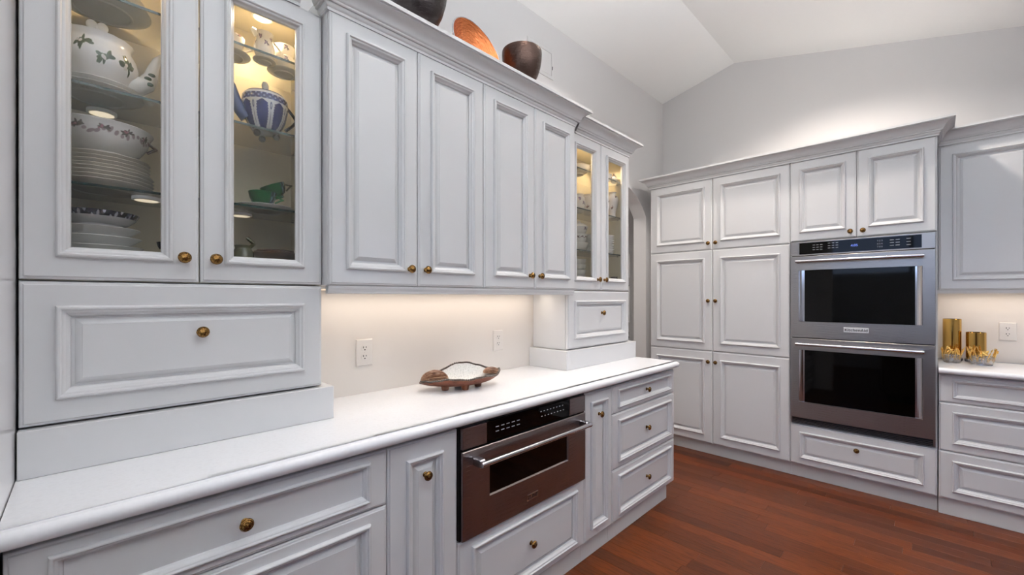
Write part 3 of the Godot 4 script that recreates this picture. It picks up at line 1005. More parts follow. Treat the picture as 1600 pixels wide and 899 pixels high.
func left_run() -> void:
	# tall glossy end panel at the left edge of the picture
	tag(part(self, "end_panel", bx(Vector3(-0.150, 0, -0.10), Vector3(-0.1175, 2.60, 0.80), 0.002), M.panel_gloss), "tall glossy white end panel against the left end of the counter", "panel")
	# countertop with a bullnose along the front and right end
	var ct := MB.new()
	var zf := 0.600
	var xe := 2.838
	var nose := [Vector2(-0.03, 0.915), Vector2(-0.0105, 0.915), Vector2(-0.0100, 0.9125), Vector2(-0.006, 0.9118)]
	for k in 11:
		var a := lerpf(PI / 2, -PI / 2, k / 10.0)
		nose.append(Vector2(0.0 + 0.016 * cos(a), 0.8945 + 0.0175 * sin(a)))
	nose.append_array([Vector2(0.0, 0.876), Vector2(-0.03, 0.876)])
	nose.reverse()
	var path := [Vector2(-0.116, zf)]
	var r := 0.03
	path.append(Vector2(xe - r, zf))
	for k in range(1, 7):
		var a := PI / 2 - k / 6.0 * PI / 2
		path.append(Vector2(xe - r + r * cos(a), zf - r + r * sin(a)))
	path.append(Vector2(xe, -0.205))
	ct.run(nose, path, -1.0)
	# flat top and bottom: inset loop
	var inner := [Vector2(-0.116, zf - 0.010)]
	inner.append(Vector2(xe - r, zf - 0.010))
	for k in range(1, 7):
		var a := PI / 2 - k / 6.0 * PI / 2
		inner.append(Vector2(xe - r + (r - 0.010) * cos(a), zf - r + (r - 0.010) * sin(a)))
	inner.append(Vector2(xe - 0.010, -0.205))
	inner.append_array([Vector2(2.75, -0.205), Vector2(2.75, 0.0), Vector2(-0.116, 0.0)])
	var pp := PackedVector2Array(inner)
	var ids := Geometry2D.triangulate_polygon(pp)
	for k in range(0, ids.size(), 3):
		for e in [[0.915, Vector3.UP], [0.876, Vector3.DOWN]]:
			var y: float = e[0]
			var nn: Vector3 = e[1]
			ct.tri(Vector3(pp[ids[k]].x, y, pp[ids[k]].y), Vector3(pp[ids[k + 1]].x, y, pp[ids[k + 1]].y), Vector3(pp[ids[k + 2]].x, y, pp[ids[k + 2]].y), nn, nn, nn)
	tag(part(self, "countertop", ct, M.quartz), "long white quartz countertop with rounded front edge under the china cabinets", "countertop")
	# ---- tall glazed cabinets on plinths
	var cl := china_cabinet("large glass-door china cabinet at the left with the big teapots inside", -0.114, 0.596, 0.2395, [])
	part(cl, "plinth", bx(Vector3(0.0, 0.9155 - CAB_Y, 0.0), Vector3(0.744, 1.030 - CAB_Y, 0.296), 0.0015), M.paint)
	part(cl, "crown", crown(2.352 - CAB_Y, [Vector2(-0.002, 0.272), Vector2(0.635, 0.272)], -1.0, []), M.paint)
	var cr := china_cabinet("narrow glass-door china cabinet at the far right end of the counter", 2.031, 2.748, 2.385, [])
	part(cr, "plinth", bx(Vector3(-0.036, 0.9155 - CAB_Y, 0.0), Vector3(0.785, 1.030 - CAB_Y, 0.296), 0.0015), M.paint)
	part(cr, "crown", crown(2.352 - CAB_Y, [Vector2(0.0765, 0.272), Vector2(0.717, 0.272), Vector2(0.717, -0.2)], -1.0, []), M.paint)
	part(cr, "top_board", bx(Vector3(0.0, 2.3605 - CAB_Y, -0.20), Vector3(0.715, 2.44 - CAB_Y, 0.27)), M.paint)
	puck("puck light under the top of the left china cabinet above the platter", Vector3(0.03, 2.342, 0.17), 0.11)
	puck("puck light under the top of the left china cabinet above the creamer", Vector3(0.44, 2.342, 0.15), 0.42)
	puck("puck light under the top of the right china cabinet behind its left door", Vector3(2.25, 2.342, 0.14), 0.26)
	puck("puck light under the top of the right china cabinet behind its right door", Vector3(2.56, 2.342, 0.14), 0.26)
	puck("puck light under the shelf holding the white leaf teapot", Vector3(0.035, 1.908, 0.055), 0.0, false)
	puck("puck light under the shelf of scalloped plates", Vector3(0.128, 1.644, 0.175), 0.0, false)
	puck("puck light under the left end of the green cup shelf", Vector3(0.385, 1.644, 0.10), 0.0, false)
	# ---- main wall cabinets: two pairs of doors
	var s := [0.598, 0.957, 1.3145, 1.673, 2.030]
	for q in 2:
		var x0: float = s[q * 2]
		var xm: float = s[q * 2 + 1]
		var x1: float = s[q * 2 + 2]
		var c := thing("wall_cabinet", ["white two-door wall cabinet beside the large left china cabinet", "white two-door wall cabinet beside the narrow right china cabinet"][q], "cabinet", Vector3(x0, CAB_Y, 0), 0.0, "main wall cabinets")
		part(c, "body", bx(Vector3(0, 0, 0.0), Vector3(x1 - x0, 2.36 - CAB_Y, 0.313), 0.001), M.paint)
		for k in 2:
			var a := 0.0 if k == 0 else xm - x0
			var b := xm - x0 if k == 0 else x1 - x0
			add_front(c, "door", a, 0.0, b - a, 2.354 - CAB_Y, 0.315, 0.058, 0.057, (b - a - 0.040) if k == 0 else 0.036, 1.462 - CAB_Y)
		var lr := MB.new()
		lr.run([Vector2(-0.016, -0.030), Vector2(0.0, -0.030), Vector2(0.004, -0.027), Vector2(0.004, -0.020), Vector2(0.008, -0.014), Vector2(0.010, -0.006), Vector2(0.010, -0.001), Vector2(-0.016, -0.001)], [Vector2(0, 0.318), Vector2(x1 - x0, 0.318)], -1.0)
		lr.quad(Vector3(0, -0.030, 0.302), Vector3(x1 - x0, -0.030, 0.302), Vector3(x1 - x0, -0.001, 0.302), Vector3(0, -0.001, 0.302), Vector3(0, 0, -1))
		part(c, "light_rail", lr, M.paint)
	var cm := crown(2.352, [Vector2(0.600, 0.262), Vector2(0.600, 0.326), Vector2(2.028, 0.326), Vector2(2.028, 0.262)], -1.0, [])
	cm.box(Vector3(0.602, 2.3605, -0.2), Vector3(2.026, 2.446, 0.324))
	tag(part(self, "crown_moulding", cm, M.paint), "crown moulding across the top of the main wall cabinets under the metal bowls", "moulding")
	wall_light("under_cabinet_light", "warm light strip under the main wall cabinets above the carved wooden dish", Vector3(0.64, 1.38, 0.10), Vector3(1.99, 1.390, 0.124), 0.20, 0.0)
	# ---- base cabinets
	var zb := 0.562
	base("base_cabinet", "white base cabinet of wide drawers at the left end of the counter", -0.112, 0.684, [[0.105, 0.395, 0.058, 0.036], [0.395, 0.683, 0.058, 0.036], [0.683, 0.864, 0.058, 0.026]], zb)
	base("base_cabinet", "narrow white base cabinet just left of the microwave drawer", 0.684, 0.9685, [[0.105, 0.864, 0.066, 0.058]], zb)
	base("base_cabinet", "white base cabinet with one deep drawer beneath the microwave drawer", 0.9685, 1.7704, [[0.105, 0.438, 0.064, 0.034]], zb)
	base("base_cabinet", "narrow white base cabinet just right of the microwave drawer", 1.7704, 2.0284, [[0.105, 0.864, 0.048, 0.050]], zb)
	base("base_cabinet", "white stack of three drawers at the right end of the counter", 2.0284, 2.8125, [[0.105, 0.395, 0.058, 0.034], [0.395, 0.705, 0.058, 0.036], [0.705, 0.864, 0.058, 0.027]], zb)
	microwave()
	outlet("white wall outlet on the backsplash nearest the large left china cabinet", Vector3(0.888, 1.100, 0.0), 0.0)
	outlet("white wall outlet on the backsplash nearest the narrow right china cabinet", Vector3(1.717, 1.095, 0.0), 0.0)
	# access panel on the wall above
	var ap := MB.new()
	ap.frame(2.20, 2.985, 2.485, 3.195, [Vector2(0, WALL_Z + 0.0005), Vector2(0, WALL_Z + 0.006), Vector2(0.006, WALL_Z + 0.008), Vector2(0.022, WALL_Z + 0.008), Vector2(0.0225, WALL_Z + 0.004), Vector2(0.024, WALL_Z + 0.007)])
	var po := part(self, "access_panel", ap, M.wall)
	tag(po, "small square wall-coloured access panel high on the wall behind the brown metal bowl", "access panel")
	part(po, "latch", bx(Vector3(2.468, 3.055, WALL_Z + 0.008), Vector3(2.474, 3.08, WALL_Z + 0.011), 0.001), M.steel_dark)

func base(called: String, label: String, x0: float, x1: float, fronts: Array, zb: float, turn := 0.0, at := Vector3.ZERO, micro := false) -> Node3D:
	var w := x1 - x0
	var c := thing(called, label, "cabinet", Vector3(x0, 0, 0) if at == Vector3.ZERO else at, turn)
	var top := 0.874
	var only_low: bool = fronts.size() == 1 and fronts[0][1] < 0.6
	part(c, "body", bx(Vector3(0, 0.105, 0.002), Vector3(w, 0.440 if only_low else top, zb - 0.002), 0.001), M.paint)
	if only_low:
		part(c, "side_panel", bx(Vector3(0, 0.4405, 0.002), Vector3(0.004, top, zb), 0.0), M.paint)
		part(c, "side_panel", bx(Vector3(w - 0.004, 0.4405, 0.002), Vector3(w, top, zb), 0.0), M.paint)
	var kick_w := w - (0.06 if absf(x1 - 2.8125) < 0.01 else 0.0)
	part(c, "toe_kick", bx(Vector3(0, 0.0005, 0.002), Vector3(kick_w, 0.1045, zb - 0.008), 0.001), M.kick)
	for f in fronts:
		var tall: bool = f[1] - f[0] > 0.5
		var small: bool = f[1] - f[0] < 0.2
		var hh: float = f[1] - f[0]
		add_front(c, "door" if tall else "drawer", 0.0, f[0], w, hh, zb, f[2], f[3], w * (0.5 if not tall else 0.5), hh * 0.52 if not tall else (0.738 - f[0]), false, 0.8 if small else 1.0, not small)
	return c

func outlet(label: String, at: Vector3, turn: float, ganged := false) -> void:
	var o := thing("wall_outlet", label, "outlet", at, turn, "duplex wall outlets")
	var p := MB.new()
	p.frame(-0.039, -0.060, 0.039, 0.060, [Vector2(0, 0.0003), Vector2(0.0005, 0.003), Vector2(0.003, 0.006), Vector2(0.006, 0.0066)])
	part(o, "cover_plate", p, M.outlet)
	for s in [-1.0, 1.0]:
		var r := MB.new()
		var pl := []
		for k in 24:
			var a := TAU * k / 24
			pl.append(Vector2(0.0172 * cos(a), clampf(0.0172 * sin(a), -0.0135, 0.0135) + s * 0.0195))
		var q := prism_z(pl, 0.0060, 0.0082)
		var rec := part(o, "receptacle", q, M.outlet)
		var sl := MB.new()
		sl.box(Vector3(-0.0082, s * 0.0195 + 0.000, 0.0080), Vector3(-0.0048, s * 0.0195 + 0.0085, 0.0084))
		sl.box(Vector3(0.0048, s * 0.0195 + 0.001, 0.0080), Vector3(0.0078, s * 0.0195 + 0.0080, 0.0084))
		sl.box(Vector3(-0.0026, s * 0.0195 - 0.0095, 0.0080), Vector3(0.0026, s * 0.0195 - 0.0045, 0.0084))
		part(rec, "slots", sl, M.slot)
	var sc := MB.new()
	sc.lathe([Vector2(0, 0.0), Vector2(0.003, 0.0), Vector2(0.0028, 0.0012), Vector2(0, 0.0016)], 14)
	var scn := part(o, "screw", sc, M.outlet, Vector3(0, 0, 0.0066))
	scn.rotation.x = PI / 2

func marks(rows: Array, s: float) -> MB:
	# small printed dashes: [x, y, length]
	var m := MB.new()
	for r in rows:
		m.box(Vector3(r[0], r[1] - s / 2, 0), Vector3(r[0] + r[2], r[1] + s / 2, 0.0003))
	return m

func lettering(text: String, size: float, depth: float, bold := false) -> TextMesh:
	var t := TextMesh.new()
	var f := SystemFont.new()
	f.font_names = PackedStringArray(["Droid Sans"])
	if bold:
		f.font_weight = 700
	t.font = f
	t.text = text
	t.font_size = 64
	t.pixel_size = size / 64.0
	t.depth = depth
	t.curve_step = 4.0
	return t

func rect_hole(m: MB, x0: float, y0: float, x1: float, y1: float, hx0: float, hy0: float, hx1: float, hy1: float, z0: float, z1: float, inset := 0.0) -> void:
	# a slab with a rectangular hole; the hole's walls run from z1 at the front to z0
	var a := [Vector2(x0, y0), Vector2(x1, y0), Vector2(x1, y1), Vector2(x0, y1)]
	var b := [Vector2(hx0, hy0), Vector2(hx1, hy0), Vector2(hx1, hy1), Vector2(hx0, hy1)]
	var e := 0.002
	var ins := [Vector2(1, 1), Vector2(-1, 1), Vector2(-1, -1), Vector2(1, -1)]
	for q in 4:
		var q2 := (q + 1) % 4
		var ai: Vector2 = a[q] + ins[q] * e
		var ai2: Vector2 = a[q2] + ins[q2] * e
		m.quad(Vector3(ai.x, ai.y, z1), Vector3(ai2.x, ai2.y, z1), Vector3(b[q2].x, b[q2].y, z1), Vector3(b[q].x, b[q].y, z1), Vector3(0, 0, 1))
		var mid: Vector2 = (a[q] + a[q2]) / 2 - Vector2((x0 + x1) / 2, (y0 + y1) / 2)
		var o := Vector3(mid.x, mid.y, 0)
		m.quad(Vector3(ai.x, ai.y, z1), Vector3(ai2.x, ai2.y, z1), Vector3(a[q2].x, a[q2].y, z1 - e), Vector3(a[q].x, a[q].y, z1 - e), o.normalized() + Vector3(0, 0, 1))
		m.quad(Vector3(a[q].x, a[q].y, z1 - e), Vector3(a[q2].x, a[q2].y, z1 - e), Vector3(a[q2].x, a[q2].y, z0), Vector3(a[q].x, a[q].y, z0), o)
		var c: Vector2 = b[q] + ins[q] * inset
		var c2: Vector2 = b[q2] + ins[q2] * inset
		m.quad(Vector3(b[q].x, b[q].y, z1), Vector3(b[q2].x, b[q2].y, z1), Vector3(c2.x, c2.y, z0), Vector3(c.x, c.y, z0), -o)

func microwave() -> void:
	var x0 := 0.972
	var t := thing("microwave_drawer", "stainless steel microwave drawer built in under the long countertop", "microwave", Vector3(x0, 0.441, 0.0))
	var w := 0.780
	# black housing behind the front
	part(t, "housing", bx(Vector3(0.002, 0.0, 0.05), Vector3(w + 0.010, 0.432, 0.583), 0.001), M.black)
	# control strip: steel blocks at either end of a sloped black glass
	part(t, "control_end", bx(Vector3(0.006, 0.343, 0.5835), Vector3(0.127, 0.422, 0.598), 0.0015), M.steel_warm)
	part(t, "control_end", bx(Vector3(0.655, 0.343, 0.5835), Vector3(w, 0.422, 0.598), 0.0015), M.steel_warm)
	var cg := part(t, "control_glass", bx(Vector3(0.129, 0.343, 0.5835), Vector3(0.653, 0.422, 0.595), 0.001), M.black_glass)
	var rows := []
	for k in 5:
		rows.append([0.175 + k * 0.030, 0.394, 0.018])
		rows.append([0.175 + k * 0.030, 0.376, 0.018])
	for k in 8:
		for j in 2:
			rows.append([0.445 + k * 0.022 + (0.006 if j else 0.0), 0.402 - 0.022 * j, 0.008])
	part(cg, "button_marks", marks(rows, 0.0035), M.print_grey, Vector3(0, 0, 0.595)).set_meta("kind", "stuff")
	# drawer front with the window
	var d := MB.new()
	rect_hole(d, 0.004, 0.004, w, 0.335, 0.138, 0.134, 0.642, 0.266, 0.592, 0.600, 0.004)
	var df := part(t, "drawer_front", d, M.steel_warm)
	part(df, "window", bx(Vector3(0.138, 0.134, 0.586), Vector3(0.642, 0.266, 0.5925)), M.black_glass)
	var h := MB.new()
	h.tube([Vector3(0.052, 0.292, 0.652), Vector3(w - 0.03, 0.292, 0.652)], 0.0105, 16)
	var hb := part(df, "handle", h, M.steel_bar)
	for xx in [0.064, w - 0.042]:
		var br := MB.new()
		br.box(Vector3(xx - 0.013, 0.276, 0.600), Vector3(xx + 0.013, 0.308, 0.648), 0.004)
		part(df, "handle_bracket", br, M.steel_bar)
	var bd := part(df, "badge", bx(Vector3(0.352, 0.038, 0.600), Vector3(0.424, 0.066, 0.6015), 0.0006), M.steel_bar)
	var tm := lettering("ZLINE", 0.022, 0.0006, true)
	part(df, "badge_lettering", tm, M.steel_dark, Vector3(0.388, 0.052, 0.6018))

# ------------------------------------------------------------------ back run (local x = world z, local z = BACK_X - world x)
func back_run() -> void:
	var TURN := -PI / 2
	var zf := 0.560
	# pantry: two columns of three doors
	var z0 := -0.056
	var zs := 0.501
	var z1 := 1.062
	var c := thing("pantry_cabinet", "tall white pantry cabinet with six raised-panel doors between the archway and the double oven", "cabinet", Vector3(BACK_X, 0, z0), TURN)
	part(c, "body", bx(Vector3(0, 0.105, 0.002), Vector3(z1 - z0, 2.362, zf - 0.002), 0.001), M.paint)
	part(c, "toe_kick", bx(Vector3(0, 0.0005, 0.002), Vector3(z1 - z0, 0.1045, zf - 0.030), 0.001), M.kick)
	for k in 2:
		var a := 0.0 if k == 0 else zs - z0
		var b := zs - z0 if k == 0 else z1 - z0
		for r in [[0.105, 0.889, 0.800], [0.889, 1.752, 1.318], [1.752, 2.362, 1.808]]:
			add_front(c, "door", a, r[0], b - a, r[1] - r[0], zf, 0.062, 0.066, (b - a - 0.030) if k == 0 else 0.030, r[2] - r[0])
	# oven cabinet
	var y0 := 1.062
	var y1 := 1.846
	var oc := thing("oven_cabinet", "tall white oven cabinet with two doors above and a drawer below the double oven", "cabinet", Vector3(BACK_X, 0, y0), TURN)
	var w := y1 - y0
	var ob := MB.new()
	ob.box(Vector3(0, 0.105, 0.002), Vector3(0.008, 2.362, zf - 0.002))
	ob.box(Vector3(w - 0.008, 0.105, 0.002), Vector3(w, 2.362, zf - 0.002))
	ob.box(Vector3(0.008, 0.105, 0.002), Vector3(w - 0.008, 0.408, zf - 0.002))
	ob.box(Vector3(0.008, 1.760, 0.002), Vector3(w - 0.008, 2.362, zf - 0.002))
	part(oc, "body", ob, M.paint)
	part(oc, "toe_kick", bx(Vector3(0, 0.0005, 0.002), Vector3(w, 0.1045, zf - 0.030), 0.001), M.kick)
	for k in 2:
		var a := 0.0 if k == 0 else w / 2
		add_front(oc, "door", a, 1.762, w / 2, 0.600, zf, 0.058, 0.062, (w / 2 - 0.034) if k == 0 else 0.034, 1.806 - 1.762)
	add_front(oc, "drawer", 0, 0.105, w, 0.298, zf, 0.058, 0.050, w / 2, 0.19)
	oven(y0, w)
	# right wall cabinet, base drawers, counter
	var xr := 2.96
	var wr := 2.66 - 1.848
	var wc := thing("wall_cabinet", "white wall cabinet to the right of the oven above the gold cylinders", "cabinet", Vector3(BACK_X, CAB_Y + 0.004, 1.848), TURN)
	part(wc, "body", bx(Vector3(0, 0, 0.002), Vector3(wr, 0.955, 0.313), 0.001), M.paint)
	add_front(wc, "door", 0.004, 0.0, 0.47, 0.950, 0.315, 0.062, 0.062, 0.43, 0.07)
	add_front(wc, "door", 0.474, 0.0, wr - 0.474, 0.950, 0.315, 0.062, 0.062, 0.04, 0.07)
	var lr := MB.new()
	lr.run([Vector2(-0.016, -0.022), Vector2(0.0, -0.022), Vector2(0.006, -0.012), Vector2(0.008, -0.001), Vector2(-0.016, -0.001)], [Vector2(0, 0.318), Vector2(wr, 0.318)], -1.0)
	lr.quad(Vector3(0, -0.022, 0.302), Vector3(wr, -0.022, 0.302), Vector3(wr, -0.001, 0.302), Vector3(0, -0.001, 0.302), Vector3(0, 0, -1))
	part(wc, "light_rail", lr, M.paint)
	part(wc, "crown", crown(0.952, [Vector2(0.004, 0.326), Vector2(wr, 0.326)], -1.0, [[Vector2(wr, 0.326), Vector2(0, 1), Vector3(1, 0, 0)]]), M.paint)
	base("base_cabinet", "white three-drawer base cabinet to the right of the double oven", 0.0, wr, [[0.105, 0.400, 0.058, 0.050], [0.400, 0.700, 0.058, 0.050], [0.700, 0.872, 0.058, 0.028]], zf, TURN, Vector3(BACK_X, 0, 1.850))
	var nose := [Vector2(-0.56, 0.915), Vector2(-0.004, 0.915)]
	for k in 9:
		var a := lerpf(PI / 2, -PI / 2, k / 8.0)
		nose.append(Vector2(0.014 * cos(a), 0.898 + 0.016 * sin(a)))
	nose.append(Vector2(-0.56, 0.882))
	nose.reverse()
	var ct := MB.new()
	ct.run(nose, [Vector2(0.0, 0.590), Vector2(wr + 0.02, 0.590)], -1.0)
	ct.cap(nose, Vector2(0.0, 0.590), Vector2(0, 1), Vector3(-1, 0, 0))
	ct.cap(nose, Vector2(wr + 0.02, 0.590), Vector2(0, 1), Vector3(1, 0, 0))
	var cto := part(self, "countertop", ct, M.quartz)
	cto.position = Vector3(BACK_X - 0.029, 0, 1.850)
	cto.rotation.y = TURN
	tag(cto, "short white quartz countertop under the gold cylinders right of the oven", "countertop")
	# painted backsplash above the right counter
	tag(part(self, "backsplash_panel", bx(Vector3(BACK_X - 0.005, 0.9155, 1.850), Vector3(BACK_X - 0.0005, 1.395, 2.68)), M.splash), "cream backsplash panel behind the gold cylinders", "backsplash")
	outlet("white wall outlet to the right of the gold cylinders", Vector3(BACK_X - 0.005, 1.121, 2.178), TURN)
	wall_light("under_cabinet_light", "warm light strip under the wall cabinet right of the oven", Vector3(BACK_X - 0.14 - 0.36, 1.388, 2.22), Vector3(BACK_X - 0.14 + 0.36, 1.395, 2.244), 0.12, TURN)
	# crown over pantry and oven cabinet
	var cm := crown(2.357, [Vector2(-0.001, 0.15), Vector2(-0.001, 0.580), Vector2(y1 - z0, 0.580), Vector2(y1 - z0, 0.06)], -1.0, [])
	cm.box(Vector3(0.0, 2.363, 0.01), Vector3(y1 - z0 - 0.002, 2.45, 0.578))
	var co := part(self, "crown_moulding", cm, M.paint, Vector3(BACK_X, 0, z0))
	co.rotation.y = TURN
	tag(co, "crown moulding across the top of the pantry and oven cabinets", "moulding")

func oven(y0: float, w: float) -> void:
	var t := thing("double_oven", "stainless steel double wall oven with two black glass doors", "oven", Vector3(BACK_X, 0.410, y0 + 0.008), -PI / 2)
	var ww := w - 0.016
	var zf := 0.600
	part(t, "housing", bx(Vector3(0.004, 0.0, 0.05), Vector3(ww - 0.004, 1.346, 0.572), 0.001), M.black)
	var b := 0.410
	# control panel
	var cp := MB.new()
	rect_hole(cp, 0.0, 1.656 - b, ww, 1.757 - b, 0.054, 1.664 - b, ww - 0.062, 1.748 - b, 0.590, zf - 0.004)
	var cpn := part(t, "control_panel", cp, M.steel)
	var gl := part(cpn, "control_glass", bx(Vector3(0.054, 1.664 - b, 0.574), Vector3(ww - 0.062, 1.748 - b, 0.5925)), M.black_glass)
	var rows := []
	for k in 3:
		for j in 3:
			rows.append([0.135 + k * 0.022, 1.728 - b - j * 0.017, 0.014])
			rows.append([0.225 + k * 0.022, 1.734 - b - j * 0.017, 0.014])
	for k in 2:
		for j in 3:
			rows.append([0.555 + k * 0.028, 1.726 - b - j * 0.018, 0.020])
	for j in 3:
		rows.append([0.635, 1.728 - b - j * 0.020, 0.020])
	part(cpn, "button_marks", marks(rows, 0.0035), M.print_grey, Vector3(0, 0, 0.5926)).set_meta("kind", "stuff")
	var digits := ["1 2 3", "4 5 6", "7 8 9"]
	for j in 3:
		part(cpn, "keypad_digits", lettering(digits[j], 0.013, 0.0004), M.print_grey, Vector3(0.505, 1.726 - b - j * 0.020, 0.5928))
	part(cpn, "clock_display", lettering("4:05", 0.020, 0.0004), M.clock, Vector3(0.372, 1.707 - b, 0.5928))
	# doors
	for q in 2:
		var lo: float = [1.052, 0.460][q] - b
		var hi: float = [1.650, 1.046][q] - b
		var wl: float = [1.170, 0.578][q] - b
		var wh: float = [1.548, 0.962][q] - b
		var dm := MB.new()
		rect_hole(dm, 0.0, lo, ww, hi, 0.050, wl, ww - 0.058, wh, 0.582, zf, 0.0)
		var d := part(t, "oven_door", dm, M.steel)
		part(d, "window", bx(Vector3(0.050, wl, 0.574), Vector3(ww - 0.058, wh, 0.5835)), M.black_glass)
		# bright curved reveals at the left and right of the window
		for s in 2:
			var rv := MB.new()
			var xa: float = 0.0505 if s == 0 else ww - 0.0585
			var sg := 1.0 if s == 0 else -1.0
			var pts := []
			for k in 7:
				var a := k / 6.0 * PI / 2
				pts.append(Vector2(xa + sg * 0.034 * (1 - cos(a)), zf - 0.001 - 0.015 * sin(a)))
			for k in 6:
				rv.quad(Vector3(pts[k].x, wl + 0.001, pts[k].y), Vector3(pts[k + 1].x, wl + 0.001, pts[k + 1].y), Vector3(pts[k + 1].x, wh - 0.001, pts[k + 1].y), Vector3(pts[k].x, wh - 0.001, pts[k].y), Vector3(sg, 0, 1))
			part(d, "window_reveal", rv, M.chrome)
		var hm := MB.new()
		var hy := hi - 0.040
		hm.tube([Vector3(0.040, hy, zf + 0.050), Vector3(ww - 0.050, hy, zf + 0.050)], 0.0105, 16)
		part(d, "handle", hm, M.steel_bar)
		for xx in [0.052, ww - 0.062]:
			var hb := MB.new()
			hb.box(Vector3(xx - 0.008, hy - 0.012, zf), Vector3(xx + 0.008, hy + 0.012, zf + 0.046), 0.003)
			part(d, "handle_bracket", hb, M.chrome)
		if q == 0:
			part(d, "badge", bx(Vector3(0.315, 1.106 - b, zf), Vector3(0.449, 1.140 - b, zf + 0.0015), 0.0006), M.badge)
			part(d, "badge_lettering", lettering("KitchenAid", 0.024, 0.0006, true), M.ink, Vector3(0.382, 1.122 - b, zf + 0.0018))
	# vent grille
	var g := part(t, "vent_back", bx(Vector3(0.004, 0.006, 0.566), Vector3(ww - 0.004, 0.048, 0.576)), M.black)
	for k in 4:
		part(t, "vent_slat", bx(Vector3(0.008, 0.008 + k * 0.011, 0.5765), Vector3(ww - 0.012, 0.0125 + k * 0.011, 0.592), 0.001), M.steel_dark)
	part(t, "vent_end", bx(Vector3(0.0, 0.004, 0.5765), Vector3(0.007, 0.050, 0.594), 0.001), M.steel)
	part(t, "vent_end", bx(Vector3(ww - 0.011, 0.004, 0.5765), Vector3(ww, 0.050, 0.594), 0.001), M.steel)

